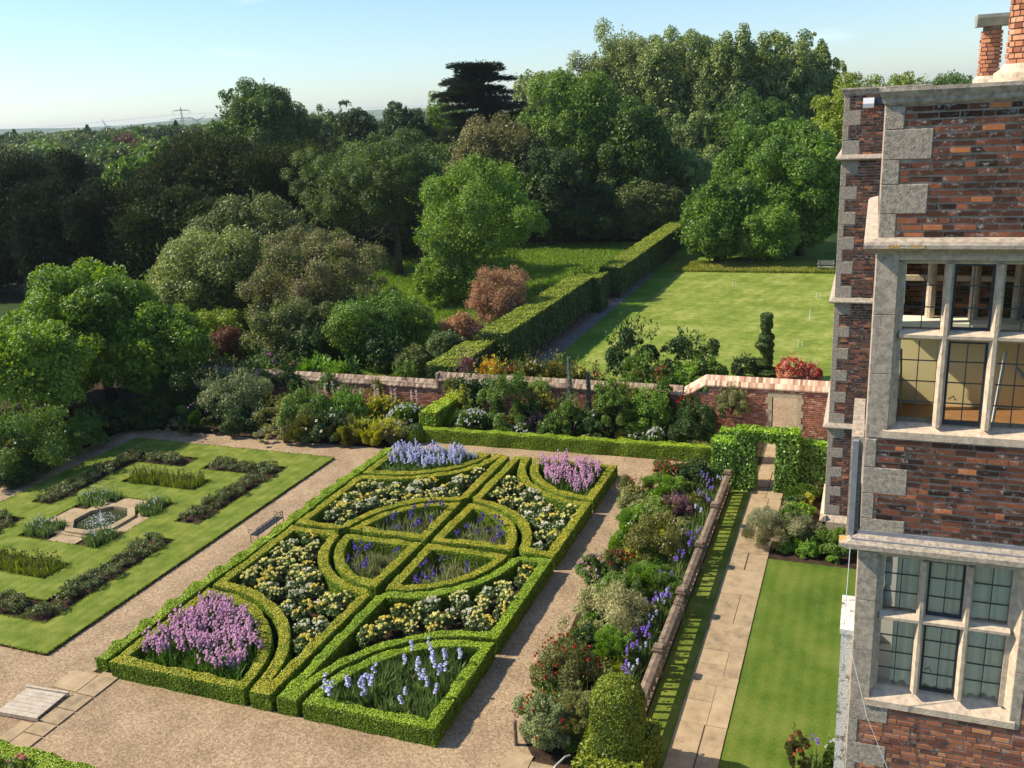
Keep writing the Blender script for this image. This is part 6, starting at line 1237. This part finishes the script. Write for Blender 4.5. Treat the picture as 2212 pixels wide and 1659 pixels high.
# extra low shrubs beyond the low wall
for i, (x, y, R, H, lm, bl, lab, cat) in enumerate([
 (-30.5, 35.6, .9, 1.1, 'reddish', 'pink:16:.10', 'dark rhododendron with dusky pink blooms behind the wall at its left', 'rhododendron'),
 (-29.0, 35.2, .7, 1.25, 'green', 'salmon:30:.11', 'shell pink flowered bush sitting on top of the low wall line', 'azalea'),
 (-27.5, 36.5, .9, 1.3, 'darkgreen', 'pink:26:.11', 'rhododendron with pale pink flower heads', 'rhododendron'),
 (-25.9, 36.0, .6, 1.2, 'darkgreen', 'salmon:12:.12', 'small bush with pink blooms right of the pale pink rhododendron', 'azalea'),
 (-24.2, 35.6, 1.0, 1.35, 'brightgreen', '', 'tuft of bright green ferny growth behind the low wall', 'fern'),
 (-22.5, 35.4, .9, 1.25, 'brightgreen', '', 'second ferny green growth beside the little dark round bush', 'fern'),
 (-21.9, 35.2, .35, 1.5, 'darkgreen', '', 'little dark round bush just above the low wall coping', 'bush'),
 (-19.0, 34.9, .5, 1.5, 'green', '', 'green foliage lapping the foot of the low clipped hedge block', 'bush'),
 (-31.6, 37.0, .8, 1.4, 'reddish', 'darkred:20:.10', 'dark red flowered bush under the crimson leaved shrub', 'bush'),
 (-33.3, 39.0, 1.1, 1.4, 'lightgreen', '', 'pale green leafy bush in the gap right of the big tree', 'bush'),
 (-26.5, 38.2, 1.2, 1.9, 'darkgreen', '', 'dark bush in front of the wide green shrub', 'bush'),
 (-22.2, 38.9, 1.1, 1.8, 'darkgreen', '', 'dark bush under the brighter feathery shrub', 'bush'),
 (-18.8, 43.2, .6, 1.3, 'purple', '', 'small dusky shrub touching the tall hedge', 'bush'),
 (-17.2, 56.8, .8, 1.7, 'darkgreen', 'white:14:.12', 'dark shrub with white flowers in the gap between the tall hedges', 'shrub'),
 (-30.0, 41.5, 1.0, 1.8, 'olive', '', 'olive bush between light shrub and pink dusted tree', 'bush'),
 (-40.5, 36.5, 1.5, 3.0, 'silver', '', 'grey leaved willow shrub at the left edge above the fence', 'shrub'),
 (-37.8, 38.5, 1.2, 2.2, 'green', '', 'green shrub behind the left boughs of the spreading tree', 'shrub')]):
    plant(SNAKE(cat), x, y, R, H, 'fine' if cat == 'fern' else 'leafy', gm(lm), bl, lab, cat, 1500+i, leaf=.11, dens=.9)
for i, (x, y, R, H, zz, lm, lab) in enumerate([(-9.9, 39.6, 1.45, 2.5, 0, 'darkgreen', 'large round dark green bush on the near edge of the bowling lawn'), (-7.4, 39.3, 1.25, 2.1, 0, 'darkgreen', 'second dark bush right of the large round one'), (-8.9, 37.4, .9, 1.8, 0, 'green', 'lower green bush in front of the two dark round ones'), (-6.4, 38.0, .9, 1.6, 0, 'green', 'low spreading green bush ending at the sloping coping')]):
    plant('round_bush', x, y, R, H, 'leafy', gm(lm), '', lab, 'bush', 1600+i, leaf=.10, dens=1.8)
plant('flower_spikes', -.75, 15.55, .22, .75, 'fine', gm('reddish'), 'coral:12:.04', 'feathery pink plume plant at the bottom of the side lawn by the wall', 'flower spikes', 1650)
plant('bush', -.12, 15.8, .18, .55, 'fine', gm('green'), 'white:14:.05', 'small white flowered plant at the bottom edge against the house', 'perennial', 1651)
o = copy_tree(vi_keep); o.location = (-.45, 15.6, .01); o.rotation_euler = (0, 0, 1.1); tag(o, 'violet iris alone at the bottom of the side lawn near the house', 'iris clump')
# ------------------------------------------------------------------ far things
m, nt, N, L, P = nodes('hill_fields'); geo = N.new('ShaderNodeNewGeometry'); v = N.new('ShaderNodeTexNoise'); v.inputs['Scale'].default_value = .012; v.inputs['Detail'].default_value = 4; L.new(geo.outputs['Position'], v.inputs[0]); r = ramp(N, [(.4, (.05, .10, .05)), (.6, (.16, .20, .09))]); L.new(v.outputs['Fac'], r.inputs[0]); L.new(r.outputs[0], P.inputs['Base Color']); P.inputs['Roughness'].default_value = 1
HM = m
def ridge(name, pts, depth, mat):
    """pts: x, y, crest height; a long low ridge with a gently sloping front"""
    V = []; n = len(pts)
    for x, y, h in pts:
        d = Vector((x, y)).normalized()
        for k, f in ((-depth, 0), (-depth*.4, .55), (0, 1), (depth, .9), (depth*2, 0)): V.append((x+d.x*k, y+d.y*k, h*f if f else -1))
    F = [(i*5+j, (i+1)*5+j, (i+1)*5+j+1, i*5+j+1) for i in range(n-1) for j in range(4)]
    me = bpy.data.meshes.new(name); me.from_pydata(V, [], F); me.materials.append(mat); me.polygons.foreach_set('use_smooth', [True]*len(F)); o = bpy.data.objects.new(name, me); C.objects.link(o); return tag(o, kind='structure')
pts = []
for k in range(60):
    a = rad(-2-k*1.35); D = 2600; hh = 17+5*math.sin(k*.55)*math.sin(k*.21+1)+ (6*math.exp(-((k-34)/4)**2))+(5*math.exp(-((k-27)/3)**2)); pts.append((D*math.sin(a), D*math.cos(a), hh))
ridge('distant_hills', pts, 300, HM)
GREYM = plain('galvanised', (.20, .22, .23), .6, .3)
py = empty('pylon', (-585, 700, 0), 0, 'grey lattice electricity pylon rising above the far treeline', 'pylon'); mb = MB(); r_w = .21
def leg_x(z): return 3.0*(1-min(z, 24)/24)**1.1+.55*(z < 27)
zs_ = [0, 5, 9, 12.5, 15.5, 18, 20.5, 23, 25.2, 27.3]
ang = math.atan2(585, 700); ca_, sa_ = math.cos(ang), math.sin(ang)
def PT(u, w, z): return (u*ca_-w*sa_, u*sa_+w*ca_, z)
for su, sw in ((1, 1), (1, -1), (-1, 1), (-1, -1)):
    mb.tube([PT(su*leg_x(z)*.6 if z < 27 else 0, sw*leg_x(z)*.6 if z < 27 else 0, z) for z in zs_], [r_w*1.2]*len(zs_), 4)
for a, b in zip(zs_[:-1], zs_[1:]):
    for s_ in (1, -1): mb.tube([PT(s_*leg_x(a)*.6, -leg_x(a)*.6, a), PT(-s_*leg_x(b)*.6, -leg_x(b)*.6, b)], [r_w*.7]*2, 4); mb.tube([PT(-leg_x(a)*.6, s_*leg_x(a)*.6, a), PT(-leg_x(b)*.6, -s_*leg_x(b)*.6, b)], [r_w*.7]*2, 4)
mb.build('tower', GREYM, py)
for z, L_ in ((24.0, 7.2), (17.0, 10.0)):
    for s_ in (-1, 1): mb = MB(); mb.tube([PT(0, 0, z+.9), PT(s_*L_, 0, z)], [r_w, r_w*.8], 4); mb.tube([PT(0, 0, z), PT(s_*L_, 0, z)], [r_w, r_w*.8], 4); mb.tube([PT(s_*L_, 0, z), PT(s_*L_, 0, z-3.0)], [r_w*.9, r_w*.9], 4); mb.build('cross_arm', GREYM, py)
for s_, L_, z in ((-1, 7.2, 21), (1, 7.2, 21), (-1, 10, 14), (1, 10, 14)):
    p0 = Vector(PT(s_*L_, 0, z))+Vector((-585, 700, 0))
    for e in (Vector((-1500, 690, 17)), Vector((560, 1180, 17))):
        pts = []
        for k in range(13): t = k/12; q = p0.lerp(e, t); q.z = p0.z*(1-t)+e.z*t-26*4*t*(1-t)*.25; pts.append(tuple(q))
        mb = MB(); mb.tube(pts, [.05]*13, 3); tag(mb.build('power_line', GREYM), 'thin power line sagging away from the pylon', 'power line', 'power lines of the pylon')
TW = plain('turbine_white', (.55, .57, .58), .5)
def turbine(x, y, hub, bl, angs, lab):
    t = empty('wind_turbine', (x, y, 0), math.atan2(-x, y), lab, 'wind turbine'); mb = MB(); mb.tube([(0, 0, 0), (0, 0, hub)], [1.2, .7], 10); mb.build('tower', TW, t); mb = MB(); mb.box(-.9, .9, -1.6, 2.2, hub-.8, hub+.9); mb.tube([(0, -1.6, hub), (0, -2.6, hub)], [.9, .3], 8); mb.build('nacelle', TW, t)
    for a in angs:
        mb = MB(); c, s = math.cos(rad(a)), math.sin(rad(a)); P3 = []; prof = [(0, .5), (.15, 1.25), (.5, .85), (1, .15)]
        V = []
        for k, w_ in prof: V += [(c*bl*k-s*w_, -2.1, hub+s*bl*k+c*w_), (c*bl*k+s*w_, -2.1, hub+s*bl*k-c*w_), (c*bl*k+s*w_*.6, -1.8, hub+s*bl*k-c*w_*.6), (c*bl*k-s*w_*.6, -1.8, hub+s*bl*k+c*w_*.6)]
        mb.add(V, np.array([(4*i+j, 4*i+(j+1) % 4, 4*i+4+(j+1) % 4, 4*i+4+j) for i in range(3) for j in range(4)])); mb.build('blade', TW, t)
turbine(-1219, 1500, 16.9, 19.5, (27, 151, 270), 'pale wind turbine just right of the pylon')
turbine(-1445, 1500, 16.9, 17, (112, -8, 232), 'pale wind turbine left of the pylon, half sunk behind the trees')

# leave no unused prototype at the origin
for o in [o for o in list(C.objects) if o.get('fresh')]:
    for ch in list(o.children_recursive): bpy.data.objects.remove(ch)
    bpy.data.objects.remove(o)
# ------------------------------------------------------------------ haze
mb = MB(); mb.box(-3400, 900, -400, 3400, -1.5, 40); hz = mb.build('haze', [])
m = bpy.data.materials.new('haze_air'); m.use_nodes = True; nt = m.node_tree; nt.nodes.remove(nt.nodes['Principled BSDF']); pv = nt.nodes.new('ShaderNodeVolumePrincipled')
pv.inputs['Color'].default_value = (.78, .88, 1, 1); pv.inputs['Density'].default_value = .00014; pv.inputs['Anisotropy'].default_value = .1
nt.links.new(pv.outputs[0], nt.nodes['Material Output'].inputs['Volume']); hz.data.materials.append(m); tag(hz, 'thin pale summer haze over the distance', 'haze', kind='stuff')
